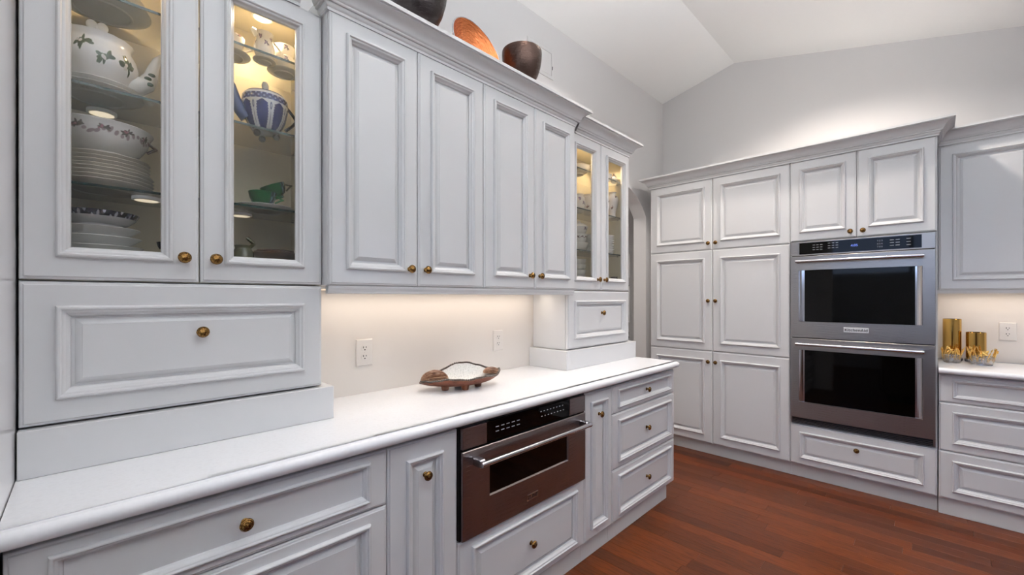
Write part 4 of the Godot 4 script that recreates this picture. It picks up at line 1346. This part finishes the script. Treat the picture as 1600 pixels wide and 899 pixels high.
# ------------------------------------------------------------------ china in the left cabinet
func china_left() -> void:
	var zc := 0.125
	# top shelf, left door: a stack of three platters
	for k in 3:
		plate("platter", ["largest white platter, lowest of the pile on the shelf above the leaf teapot", "white platter, middle of the pile on the shelf above the leaf teapot", "white platter, topmost of the pile on the shelf above the leaf teapot"][k], Vector3(0.035, 2.1705 + k * 0.0145, zc), [0.108, 0.10, 0.095][k], M.china_warm, 0.020, 0.0, 0, "platters on the top shelf")
	# white teapot with green leaf print, standing on two saucers
	plate("saucer", "white saucer on the glass shelf under the white leaf teapot, the lower one", Vector3(0.024, 1.9165, zc), 0.102, M.china, 0.018, 0.012, 18, "saucers under the leaf teapot")
	plate("saucer", "white saucer directly beneath the white leaf teapot, the upper one", Vector3(0.024, 1.9290, zc), 0.098, M.china, 0.020, 0.012, 18, "saucers under the leaf teapot")
	var t := thing("teapot", "white porcelain teapot with green leaf sprigs behind the left glass door", "teapot", Vector3(0.024, 1.9375, zc))
	var b := MB.new()
	b.lathe([Vector2(0, 0.004), Vector2(0.050, 0.002), Vector2(0.056, 0.0), Vector2(0.058, 0.010), Vector2(0.074, 0.028), Vector2(0.088, 0.055), Vector2(0.091, 0.078), Vector2(0.086, 0.100), Vector2(0.076, 0.120), Vector2(0.073, 0.132), Vector2(0.079, 0.146), Vector2(0.075, 0.147), Vector2(0.068, 0.132), Vector2(0.04, 0.128)], 48, 0.012, 16)
	part(t, "body", b, M.china_leaf)
	var ld := MB.new()
	ld.lathe([Vector2(0.070, 0.132), Vector2(0.070, 0.138), Vector2(0.060, 0.148), Vector2(0.040, 0.160), Vector2(0.016, 0.168), Vector2(0.008, 0.172), Vector2(0.006, 0.176)], 32)
	var lid := part(t, "lid", ld, M.china_leaf)
	var fn := MB.new()
	for s in [-1.0, 1.0]:
		fn.ball(Vector3(s * 0.011, 0.189, 0), Vector3(0.013, 0.015, 0.006))
	fn.ball(Vector3(0, 0.181, 0), Vector3(0.006, 0.012, 0.006))
	part(lid, "finial", fn, M.china)
	var sp := MB.new()
	sp.tube([Vector3(0.060, 0.042, 0.01), Vector3(0.088, 0.044, 0.012), Vector3(0.106, 0.056, 0.014), Vector3(0.116, 0.080, 0.015), Vector3(0.122, 0.108, 0.016), Vector3(0.130, 0.132, 0.016), Vector3(0.142, 0.147, 0.017), Vector3(0.153, 0.146, 0.017)], [0.030, 0.028, 0.023, 0.0175, 0.0135, 0.0115, 0.0105, 0.008], 16)
	part(t, "spout", sp, M.china)
	var sl := MB.new()
	for q in [[0.108, 0.066, 0.034], [0.117, 0.080, 0.0315], [0.112, 0.050, 0.0345]]:
		sl.ball(Vector3(q[0], q[1], q[2]), Vector3(0.009, 0.006, 0.003))
	var spl := part(t, "handle", handle_loop(0.078, 0.035, 0.120, 0.030, 0.006, PI), M.china)
	part(t.get_node("spout"), "leaf_print", sl, mat(Color(0.2, 0.28, 0.15), 0.2))
	# scalloped plates with a footed serving bowl on top
	for k in 8:
		var nm: String = ["lowest", "second from the bottom", "third from the bottom", "fourth from the bottom", "fifth from the bottom", "sixth from the bottom", "seventh from the bottom", "topmost"][k]
		plate("dinner_plate", "cream scalloped dinner plate, %s of the pile under the floral serving bowl" % nm, Vector3(0.036, 1.6525 + k * 0.0105, zc), 0.112 if k < 4 else 0.104, M.china_warm, 0.020, 0.016, 14, "scalloped dinner plates")
	var s := thing("serving_bowl", "cream serving bowl with a floral band on top of the scalloped plates", "bowl", Vector3(0.036, 1.7475, zc))
	b = MB.new()
	b.lathe([Vector2(0, 0.003), Vector2(0.05, 0.002), Vector2(0.056, 0.0), Vector2(0.060, 0.012), Vector2(0.082, 0.024), Vector2(0.098, 0.048), Vector2(0.104, 0.072), Vector2(0.112, 0.086), Vector2(0.110, 0.088), Vector2(0.099, 0.073), Vector2(0.078, 0.030), Vector2(0, 0.012)], 40)
	part(s, "bowl", b, M.china_band)
	part(s, "handle", handle_loop(0.097, 0.040, 0.072, 0.022, 0.004, 0.0), M.glaze_brown)
	part(s, "handle", handle_loop(0.097, 0.040, 0.072, 0.022, 0.004, PI), M.glaze_brown)
	# bottom: grey plates, blue bordered bowl, small dark dish
	for k in 5:
		plate("serving_plate", "white plate, %s of the low pile under the blue-bordered bowl" % ["lowest", "second from the bottom", "middle one", "second from the top", "topmost"][k], Vector3(0.022, 1.4105 + k * 0.0265, zc), 0.112 - 0.004 * k, M.china, 0.030, 0.0, 0, "plates on the cabinet floor")
	var bb := MB.new()
	bb.lathe(bowl_profile(0.094, 0.042, 0.6), 36)
	tag(part(self, "soup_bowl", bb, M.china_border, Vector3(0.022, 1.548, zc)), "white bowl with a dark blue patterned border on the low pile of plates", "bowl")
	bb = MB.new()
	bb.lathe(bowl_profile(0.026, 0.03, 0.6), 24)
	tag(part(self, "sauce_dish", bb, M.glaze_black, Vector3(0.178, 1.488, 0.15)), "small dark sauce dish beside the low pile of plates", "dish")
	bb = MB.new()
	bb.lathe(jar_profile(0.026, 0.077), 24)
	tag(part(self, "jar", bb, M.china, Vector3(0.178, 1.4105, 0.15)), "small white jar holding up the dark sauce dish", "jar")
	# right door, top shelf: cups and a creamer
	cup("teacup", "white floral teacup at the left of the creamer on the top shelf", Vector3(0.352, 2.1795, 0.12), 0.040, 0.062, M.china_rose, 0.0, "floral teacups")
	plate("saucer", "saucer under the teacup left of the creamer", Vector3(0.352, 2.1705, 0.12), 0.058, M.china, 0.012)
	plate("saucer", "saucer under the violet-printed creamer", Vector3(0.443, 2.1705, 0.16), 0.036, M.china, 0.010)
	plate("saucer", "saucer under the two stacked teacups right of the creamer", Vector3(0.518, 2.1705, 0.12), 0.055, M.china, 0.012)
	cup("teacup", "lower of the two stacked floral teacups right of the creamer", Vector3(0.518, 2.1795, 0.12), 0.038, 0.052, M.china_violet, PI * 0.9, "floral teacups")
	cup("teacup", "upper of the two stacked floral teacups right of the creamer", Vector3(0.518, 2.2170, 0.12), 0.038, 0.055, M.china_violet, PI * 0.75, "floral teacups")
	var cr := thing("creamer", "white creamer jug with violet print and a loop handle on the top shelf", "jug", Vector3(0.443, 2.1775, 0.16))
	b = MB.new()
	b.lathe([Vector2(0, 0.003), Vector2(0.02, 0.0), Vector2(0.022, 0.006), Vector2(0.031, 0.028), Vector2(0.033, 0.045), Vector2(0.027, 0.066), Vector2(0.024, 0.078), Vector2(0.029, 0.096), Vector2(0.027, 0.096), Vector2(0.021, 0.078), Vector2(0, 0.07)], 28)
	part(cr, "body", b, M.china_violet)
	part(cr, "handle", handle_loop(0.027, 0.022, 0.080, 0.026, 0.0032, 0.0), M.china)
	b = MB.new()
	b.tube([Vector3(-0.022, 0.082, 0), Vector3(-0.034, 0.096, 0), Vector3(-0.040, 0.101, 0)], [0.012, 0.009, 0.005], 10)
	part(cr, "spout", b, M.china)
	# blue and white teapot
	t = thing("teapot", "blue and white teapot with dark loop handle behind the right glass door", "teapot", Vector3(0.455, 1.9165, zc))
	b = MB.new()
	b.lathe([Vector2(0, 0.020), Vector2(0.034, 0.020), Vector2(0.040, 0.024), Vector2(0.052, 0.040), Vector2(0.064, 0.066), Vector2(0.071, 0.098), Vector2(0.073, 0.122), Vector2(0.071, 0.142), Vector2(0.066, 0.150), Vector2(0.058, 0.153)], 48)
	part(t, "body", b, M.china_blue)
	for a in [0.5, 2.6, 4.7]:
		b = MB.new()
		b.ball(Vector3(cos(a) * 0.036, 0.011, sin(a) * 0.036), Vector3(0.012, 0.012, 0.012))
		part(t, "foot", b, M.glaze_black)
	b = MB.new()
	b.lathe([Vector2(0.060, 0.151), Vector2(0.061, 0.155), Vector2(0.044, 0.161), Vector2(0.020, 0.165), Vector2(0.010, 0.166)], 32)
	lid = part(t, "lid", b, mat(Color(0.22, 0.26, 0.42), 0.15))
	b = MB.new()
	b.lathe([Vector2(0.010, 0.166), Vector2(0.006, 0.172), Vector2(0.010, 0.182), Vector2(0.012, 0.192), Vector2(0.008, 0.203), Vector2(0, 0.207)], 20)
	part(lid, "finial", b, M.china)
	b = MB.new()
	b.tube([Vector3(-0.058, 0.060, 0), Vector3(-0.078, 0.080, 0), Vector3(-0.090, 0.115, 0), Vector3(-0.102, 0.160, 0), Vector3(-0.110, 0.175, 0)], [0.022, 0.019, 0.015, 0.011, 0.009], 14)
	part(t, "spout", b, mat(Color(0.30, 0.35, 0.52), 0.15))
	part(t, "handle", handle_loop(0.067, 0.048, 0.138, 0.036, 0.0055, 0.0), M.glaze_black)
	# plate with green cups
	plate("tea_plate", "white plate on the glass shelf under the green cups", Vector3(0.450, 1.6525, 0.13), 0.100, M.china, 0.016)
	cup("green_cup", "green cup standing upright on the white plate", Vector3(0.440, 1.6665, 0.150), 0.044, 0.052, M.china_green, -0.2, "green cups", M.glaze_green)
	var g2 := cup("green_cup", "green cup with a woven motif tipped over the rim of the upright green cup", Vector3(0.494, 1.7080, 0.135), 0.042, 0.050, M.china_green, -0.2, "green cups", M.glaze_olive)
	g2.rotation.z = 0.42
	# floor of the cabinet: jar and leaf dishes
	var gj := thing("lidded_jar", "small olive green jar with a ring handle on the cabinet floor", "jar", Vector3(0.385, 1.4105, 0.13))
	b = MB.new()
	b.lathe(jar_profile(0.034, 0.118), 24)
	part(gj, "body", b, M.glaze_olive)
	part(gj, "handle", handle_loop(0.012, 0.104, 0.146, 0.020, 0.0058, -0.3), M.glaze_olive)
	for k in 2:
		b = MB.new()
		b.lathe([Vector2(0, 0.004), Vector2(0.03, 0.0), Vector2(0.045, 0.02), Vector2(0.062, 0.075), Vector2(0.075, 0.096), Vector2(0.073, 0.099), Vector2(0.059, 0.078), Vector2(0.042, 0.022), Vector2(0, 0.007)], 40, 0.05, 9)
		if k == 1:
			for q in b.v.size():
				b.v[q] = b.v[q] * Vector3(0.84, 1, 0.84)
		tag(part(self, "leaf_dish", b, M.glaze_brown, Vector3(0.485, 1.4105 + 0.0085 * k, 0.13)), ["brown leaf-edged dish on the cabinet floor, the outer one", "brown leaf-edged dish nested inside another beside the olive jar"][k], "dish", "brown leaf dishes")

func china_right() -> void:
	var b := MB.new()
	b.lathe(bowl_profile(0.085, 0.055, 0.45), 36)
	tag(part(self, "serving_bowl", b, M.china_rose, Vector3(2.335, 2.1705, 0.13)), "white rose-printed bowl on the top shelf behind the left door of the narrow china cabinet", "bowl")
	# decorated plate leaning against the back
	b = MB.new()
	b.lathe(plate_profile(0.07, 0.014), 36)
	var pl := part(self, "display_plate", b, M.china_rose, Vector3(2.40, 2.262, 0.030))
	pl.rotation.x = PI / 2 - 0.12
	tag(pl, "rose-printed plate leaning against the back above the rose bowl", "plate")
	cup("teacup", "small white cup on the top shelf behind the right door of the narrow cabinet", Vector3(2.612, 2.1705, 0.185), 0.032, 0.050, M.china_rose, PI)
	var t := thing("teapot", "tiny teapot with dark trim on the top shelf at the far right", "teapot", Vector3(2.680, 2.1705, 0.195))
	b = MB.new()
	b.lathe(jar_profile(0.026, 0.046), 24)
	part(t, "body", b, M.china_rose)
	b = MB.new()
	b.ball(Vector3(0, 0.048, 0), Vector3(0.016, 0.010, 0.016))
	b.ball(Vector3(0, 0.062, 0), Vector3(0.006, 0.007, 0.006))
	part(t, "lid", b, M.glaze_brown)
	part(t, "handle", handle_loop(0.022, 0.010, 0.040, 0.016, 0.003, PI), M.glaze_brown)
	b = MB.new()
	b.tube([Vector3(0.020, 0.016, 0), Vector3(0.034, 0.028, 0), Vector3(0.040, 0.046, 0)], [0.009, 0.006, 0.004], 10)
	part(t, "spout", b, M.glaze_brown)
	for k in 2:
		b = MB.new()
		b.lathe(jar_profile(0.045, [0.125, 0.14][k]), 28)
		tag(part(self, "ginger_jar", b, [M.china_violet, M.china_rose][k], Vector3([2.345, 2.452][k], 1.9165, [0.13, 0.135][k])), ["left of the two printed white ginger jars on the middle shelf", "right of the two printed white ginger jars on the middle shelf"][k], "jar", "ginger jars")
	b = MB.new()
	b.lathe(vase_profile(0.042, 0.185), 28)
	tag(part(self, "vase", b, M.china_rose, Vector3(2.672, 1.9165, 0.190)), "tall white vase with a brown print behind the far right glass door", "vase")
	b = MB.new()
	b.lathe(vase_profile(0.028, 0.12), 24)
	tag(part(self, "vase", b, M.china_rose, Vector3(2.590, 1.9165, 0.185)), "shorter white vase half hidden left of the tall vase", "vase")
	# stacked tureen and bowls
	b = MB.new()
	b.lathe(bowl_profile(0.062, 0.062, 0.55), 32)
	tag(part(self, "fluted_bowl", b, M.china, Vector3(2.352, 1.6525, 0.13)), "plain white bowl at the bottom of the bowl stack on the lower shelf", "bowl", "stacked bowls")
	b = MB.new()
	b.lathe(bowl_profile(0.056, 0.068, 0.6), 32)
	tag(part(self, "fluted_bowl", b, M.china_band, Vector3(2.352, 1.7040, 0.13)), "dark-printed white bowl in the middle of the bowl stack", "bowl", "stacked bowls")
	var tu := thing("tureen", "lidded white tureen on top of the bowl stack on the lower shelf", "tureen", Vector3(2.352, 1.7660, 0.13))
	b = MB.new()
	b.lathe(bowl_profile(0.056, 0.055, 0.6), 32)
	part(tu, "bowl", b, M.china_violet)
	b = MB.new()
	b.lathe([Vector2(0.057, 0.053), Vector2(0.058, 0.058), Vector2(0.042, 0.074), Vector2(0.018, 0.082), Vector2(0.008, 0.084), Vector2(0.010, 0.094), Vector2(0, 0.098)], 28)
	part(tu, "lid", b, M.china)
	for k in 7:
		plate("side_plate", "white side plate, %s of the pile beside the bowl stack" % ["lowest", "second from the bottom", "third from the bottom", "middle one", "third from the top", "second from the top", "topmost"][k], Vector3(2.495, 1.6525 + k * 0.018, 0.14), 0.062, M.china, 0.020, 0.0, 0, "side plates beside the bowl stack")
	for k in 8:
		plate("salad_plate", "white salad plate, %s of the pile below the tall white vase" % ["lowest", "second from the bottom", "third from the bottom", "fourth from the bottom", "fourth from the top", "third from the top", "second from the top", "topmost"][k], Vector3(2.622, 1.6525 + k * 0.0165, 0.175), 0.052, M.china, 0.018, 0.0, 0, "salad plates")
	for k in 5:
		cup("coffee_cup", "white coffee cup, %s of the stack on the narrow cabinet's floor" % ["lowest", "second from the bottom", "middle one", "second from the top", "topmost"][k], Vector3(2.352, 1.4105 + k * 0.036, 0.13), 0.046, 0.050, M.china, -0.5 + 0.3 * k, "stacked coffee cups")
	b = MB.new()
	b.lathe(jar_profile(0.034, 0.085), 24)
	tag(part(self, "dark_pot", b, M.glaze_black, Vector3(2.675, 1.4105, 0.20)), "small black pot on the floor of the narrow china cabinet", "pot")

# ------------------------------------------------------------------ decor
func metal_bowl(label: String, at: Vector3, r: float, h: float, m: Material) -> void:
	var t := thing("metal_bowl", label, "bowl", at)
	var b := MB.new()
	var f := h * 0.16
	var g := h - f
	b.lathe([Vector2(0, 0.004), Vector2(r * 0.52, 0.0), Vector2(r * 0.54, 0.008), Vector2(r * 0.30, f * 0.55), Vector2(r * 0.28, f)], 40)
	part(t, "foot", b, m)
	b = MB.new()
	b.lathe([Vector2(r * 0.27, f), Vector2(r * 0.46, f + g * 0.05), Vector2(r * 0.66, f + g * 0.18), Vector2(r * 0.82, f + g * 0.36), Vector2(r * 0.93, f + g * 0.57), Vector2(r * 0.985, f + g * 0.78), Vector2(r, f + g * 0.92), Vector2(r * 0.99, h), Vector2(r * 0.96, h), Vector2(r * 0.95, f + g * 0.8), Vector2(r * 0.88, f + g * 0.55), Vector2(r * 0.74, f + g * 0.34), Vector2(r * 0.5, f + g * 0.14), Vector2(0, f + g * 0.06)], 64)
	part(t, "basin", b, m)

func decor() -> void:
	metal_bowl("dark ridged metal bowl on the wall cabinets left of the copper dish", Vector3(1.012, 2.4465, 0.25), 0.128, 0.285, M.pewter)
	metal_bowl("brown ridged metal bowl on the wall cabinets right of the copper dish", Vector3(1.662, 2.4465, 0.25), 0.108, 0.225, M.pewter_brown)
	var cd := thing("copper_dish", "shallow copper dish leaning back between the two dark metal bowls", "dish", Vector3(1.405, 2.4465, 0.14))
	var r := 0.166
	var b := MB.new()
	b.lathe([Vector2(0.0, 0.066), Vector2(r * 0.35, 0.060), Vector2(r * 0.65, 0.044), Vector2(r * 0.86, 0.022), Vector2(r * 0.985, 0.0), Vector2(r, 0.0), Vector2(r, 0.004), Vector2(r * 0.88, 0.030), Vector2(r * 0.66, 0.053), Vector2(r * 0.35, 0.070), Vector2(0, 0.076)], 56)
	# the dish's opening faces -y of the lathe; tip it up so that it faces the room
	var dn := part(cd, "basin", b, M.copper)
	dn.position = Vector3(0, 0.163, 0.05)
	dn.basis = Basis(Vector3.UP, 0.08) * Basis(Vector3.RIGHT, -PI / 2 - 0.28)
	var rm := MB.new()
	var ring := []
	for k in 49:
		var a := TAU * k / 48
		ring.append(Vector3(cos(a) * r, 0.002, sin(a) * r))
	rm.tube(ring, 0.0035, 8, 1.0, false)
	var rn := part(cd, "rim", rm, M.steel_bar)
	rn.position = dn.position
	rn.basis = dn.basis
	carved_dish()
	gold_group()

func carved_dish() -> void:
	var t := thing("carved_dish", "carved brown wooden dish with pearly white lining standing on the long countertop", "dish", Vector3(1.268, 0.9155, 0.225), -0.30)
	var L := 0.205
	var W := 0.095
	var seg := 72
	var rim := []
	for k in seg:
		var a := TAU * k / seg
		var c := cos(a)
		var s := sin(a)
		# rim outline: pointed at both ends; higher at the back (-z) in a hump right of the middle
		var x := L * signf(c) * pow(absf(c), 0.9)
		var z := W * s * (1.0 - 0.30 * c * c)
		var y := 0.056 + 0.003 * sin(7.0 * a)
		y += 0.050 * exp(-pow((a - 4.95) / 0.62, 2.0))
		y -= 0.014 * exp(-pow((a - PI) / 0.5, 2.0))
		y += 0.020 * exp(-pow((a - TAU) / 0.45, 2.0)) + 0.020 * exp(-pow(a / 0.35, 2.0))
		rim.append(Vector3(x, y + 0.0015 * sin(19.0 * a), z))
	var out := MB.new()
	var inn := MB.new()
	var steps := 9
	var ro := []
	var ri := []
	for q in steps + 1:
		var f := float(q) / steps
		var a1 := []
		var a2 := []
		for k in seg:
			var p: Vector3 = rim[k]
			var e := pow(f, 0.62)
			a1.append(Vector3(p.x * e, 0.014 + (p.y - 0.014) * pow(f, 2.2), p.z * e))
			a2.append(Vector3(p.x * e * 0.93, 0.024 + (p.y - 0.026) * pow(f, 2.0), p.z * e * 0.92))
		ro.append(a1)
		ri.append(a2)
	for pass_ in 2:
		var rr: Array = ro if pass_ == 0 else ri
		var m: MB = out if pass_ == 0 else inn
		var sg := 1.0 if pass_ == 0 else -1.0
		var nn := []
		for q in steps + 1:
			var row := []
			for k in seg:
				var du: Vector3 = rr[q][(k + 1) % seg] - rr[q][(k + seg - 1) % seg]
				var dv: Vector3 = rr[mini(q + 1, steps)][k] - rr[maxi(q - 1, 0)][k]
				var g := dv.cross(du).normalized()
				if q == 0:
					g = Vector3.DOWN
				if g.dot(Vector3(rr[q][k].x, -0.02, rr[q][k].z)) < 0.0:
					g = -g
				row.append(g * sg)
			nn.append(row)
		for q in steps:
			for k in seg:
				var k2 := (k + 1) % seg
				m.squad(rr[q][k], rr[q][k2], rr[q + 1][k2], rr[q + 1][k], nn[q][k], nn[q][k2], nn[q + 1][k2], nn[q + 1][k])
	# the lip between the two surfaces
	for k in seg:
		var k2 := (k + 1) % seg
		out.quad(ro[steps][k], ro[steps][k2], ri[steps][k2], ri[steps][k], Vector3.UP)
	part(t, "hull", out, M.carved)
	part(t, "lining", inn, M.pearl)
	# beaded edge along the rim, and a carved shell at the left end
	var bd := MB.new()
	for k in range(0, seg * 2):
		var f := k / 2.0
		var a: Vector3 = rim[int(f) % seg].lerp(rim[(int(f) + 1) % seg], f - int(f))
		bd.ball(a * Vector3(0.965, 1, 0.965) + Vector3(0, 0.001, 0), Vector3(0.0058, 0.0052, 0.0058), 8)
	part(t, "beaded_rim", bd, M.bead)
	for e in [[Vector3(-0.128, 0.046, -0.012), Vector3(0.066, 0.044, 0.058), 13], [Vector3(0.160, 0.062, -0.004), Vector3(0.044, 0.024, 0.036), 9]]:
		var sh := MB.new()
		var c: Vector3 = e[0]
		var rad: Vector3 = e[1]
		var pts := []
		for q in 13:
			var row := []
			for k in 49:
				var th := PI * k / 48.0
				var ph := PI * q / 12.0
				var f := 1.0 + 0.10 * cos(th * 2.0 * e[2]) * sin(ph)
				row.append(c + Vector3(cos(ph) * rad.x, sin(ph) * sin(th) * rad.y * f, sin(ph) * cos(th) * rad.z * f))
			pts.append(row)
		for q in 12:
			for k in 48:
				var o: Vector3 = (pts[q][k] + pts[q + 1][k + 1]) * 0.5 - c
				sh.quad(pts[q][k], pts[q][k + 1], pts[q + 1][k + 1], pts[q + 1][k], o)
		part(t, "carved_shell", sh, M.shell_grain)
	for q in [Vector3(-0.085, 0, 0.012), Vector3(0.0, 0, 0.048), Vector3(0.085, 0, 0.0), Vector3(0.0, 0, -0.045)]:
		var f := MB.new()
		f.lathe([Vector2(0, 0), Vector2(0.015, 0), Vector2(0.017, 0.006), Vector2(0.019, 0.018), Vector2(0.026, 0.034)], 16)
		part(t, "foot", f, M.carved, q)

func sprig_mesh(n: int, r: float, h: float, sd: int) -> MB:
	# gold twigs with leaves round a ring
	rng.seed = sd
	var m := MB.new()
	for k in n:
		var a := TAU * k / n + rng.randf_range(-0.2, 0.2)
		var d := Vector3(cos(a), 0, sin(a))
		var p0 := d * r * 0.9 + Vector3(0, h * 0.25, 0)
		var p1 := d * r * 1.06 + Vector3(0, h * rng.randf_range(0.5, 0.7), 0)
		var p2 := d.rotated(Vector3.UP, rng.randf_range(-0.5, 0.5)) * r * rng.randf_range(1.05, 1.3) + Vector3(0, h * rng.randf_range(0.85, 1.15), 0)
		m.tube([p0, p1, p2], [0.0022, 0.002, 0.0014], 6)
		for q in 2:
			var c := p1.lerp(p2, 0.55 + 0.45 * q)
			var dirn := (p2 - p1).normalized()
			var lf := [c - dirn * 0.010, c, c + dirn * 0.016]
			m.tube(lf, [0.002, 0.0105, 0.001], 8, 0.4)
	return m

func gold_group() -> void:
	for k in 2:
		var z: float = [1.919, 2.030][k]
		var x: float = [4.195, 4.190][k]
		var top: float = [0.285, 0.200][k]
		var r: float = [0.046, 0.048][k]
		var t := thing("gold_cylinder", ["taller mirrored gold cylinder beside the oven", "shorter mirrored gold cylinder nearest the wall outlet"][k], "candle holder", Vector3(x, 0.9155, z), 0.0, "gold cylinders")
		var b := MB.new()
		b.lathe([Vector2(0, 0.030), Vector2(r, 0.030), Vector2(r, top - 0.001), Vector2(r - 0.001, top), Vector2(r - 0.003, top), Vector2(r - 0.003, 0.034), Vector2(0, 0.034)], 40)
		part(t, "cylinder", b, M.gold)
		b = MB.new()
		b.lathe([Vector2(0, 0), Vector2(r * 0.98, 0), Vector2(r * 1.12, 0.004), Vector2(r * 1.12, 0.020), Vector2(r * 0.95, 0.029), Vector2(0, 0.029)], 36)
		part(t, "base", b, M.steel_bar)
		# glass collar with gold twigs, a thing of its own in front
		var c := thing("twig_dish", ["cut glass dish with gold twigs in front of the taller gold cylinder", "wide cut glass dish with gold twigs in front of the shorter gold cylinder"][k], "dish", Vector3(x - 0.135, 0.9155, z + [-0.005, 0.020][k]), 0.0, "twig dishes")
		var w: float = [0.044, 0.054][k]
		b = MB.new()
		var p := [Vector2(0, 0.002), Vector2(w * 0.86, 0.0), Vector2(w * 0.9, 0.004), Vector2(w * 1.02, 0.030), Vector2(w * 1.05, 0.050), Vector2(w * 1.0, 0.051), Vector2(w * 0.96, 0.032), Vector2(w * 0.82, 0.008), Vector2(0, 0.006)]
		b.lathe(p, 24, 0.02, 12)
		part(c, "glass_bowl", b, M.crystal)
		b = MB.new()
		b.lathe([Vector2(w * 1.04, 0.049), Vector2(w * 1.07, 0.050), Vector2(w * 1.07, 0.053), Vector2(w * 1.0, 0.053), Vector2(w * 1.0, 0.050)], 36, 0.02, 12)
		part(c, "silver_rim", b, M.chrome)
		part(c, "twigs", sprig_mesh([15, 18][k], w, 0.088, 300 + k), M.gold_leaf)

# ------------------------------------------------------------------ the island the camera looks over
func island() -> void:
	var t := thing("kitchen_island", "dark wood kitchen island with a dark stone top facing the long counter", "island", Vector3(-0.75, 0, 1.95))
	part(t, "body", bx(Vector3(-0.95, 0.1, -0.58), Vector3(0.98, 0.872, 0.58), 0.003), M.walnut)
	part(t, "toe_kick", bx(Vector3(-0.90, 0.0005, -0.52), Vector3(0.92, 0.0995, 0.52)), M.black)
	part(t, "stone_top", bx(Vector3(-1.0, 0.8725, -0.62), Vector3(1.02, 0.905, 0.62), 0.006), M.dark_stone)
	for k in 4:
		var m := MB.new()
		m.frame(-0.93 + k * 0.475, 0.13, -0.475 + k * 0.475, 0.85, [Vector2(0, 0.0), Vector2(0, 0.012), Vector2(0.004, 0.015), Vector2(0.06, 0.015), Vector2(0.068, 0.006), Vector2(0.08, 0.006)])
		var p := part(t, "side_panel", m, M.walnut, Vector3(0, 0, -0.58))
		p.position = Vector3(0.025, 0, -0.581)
		p.rotation.y = PI
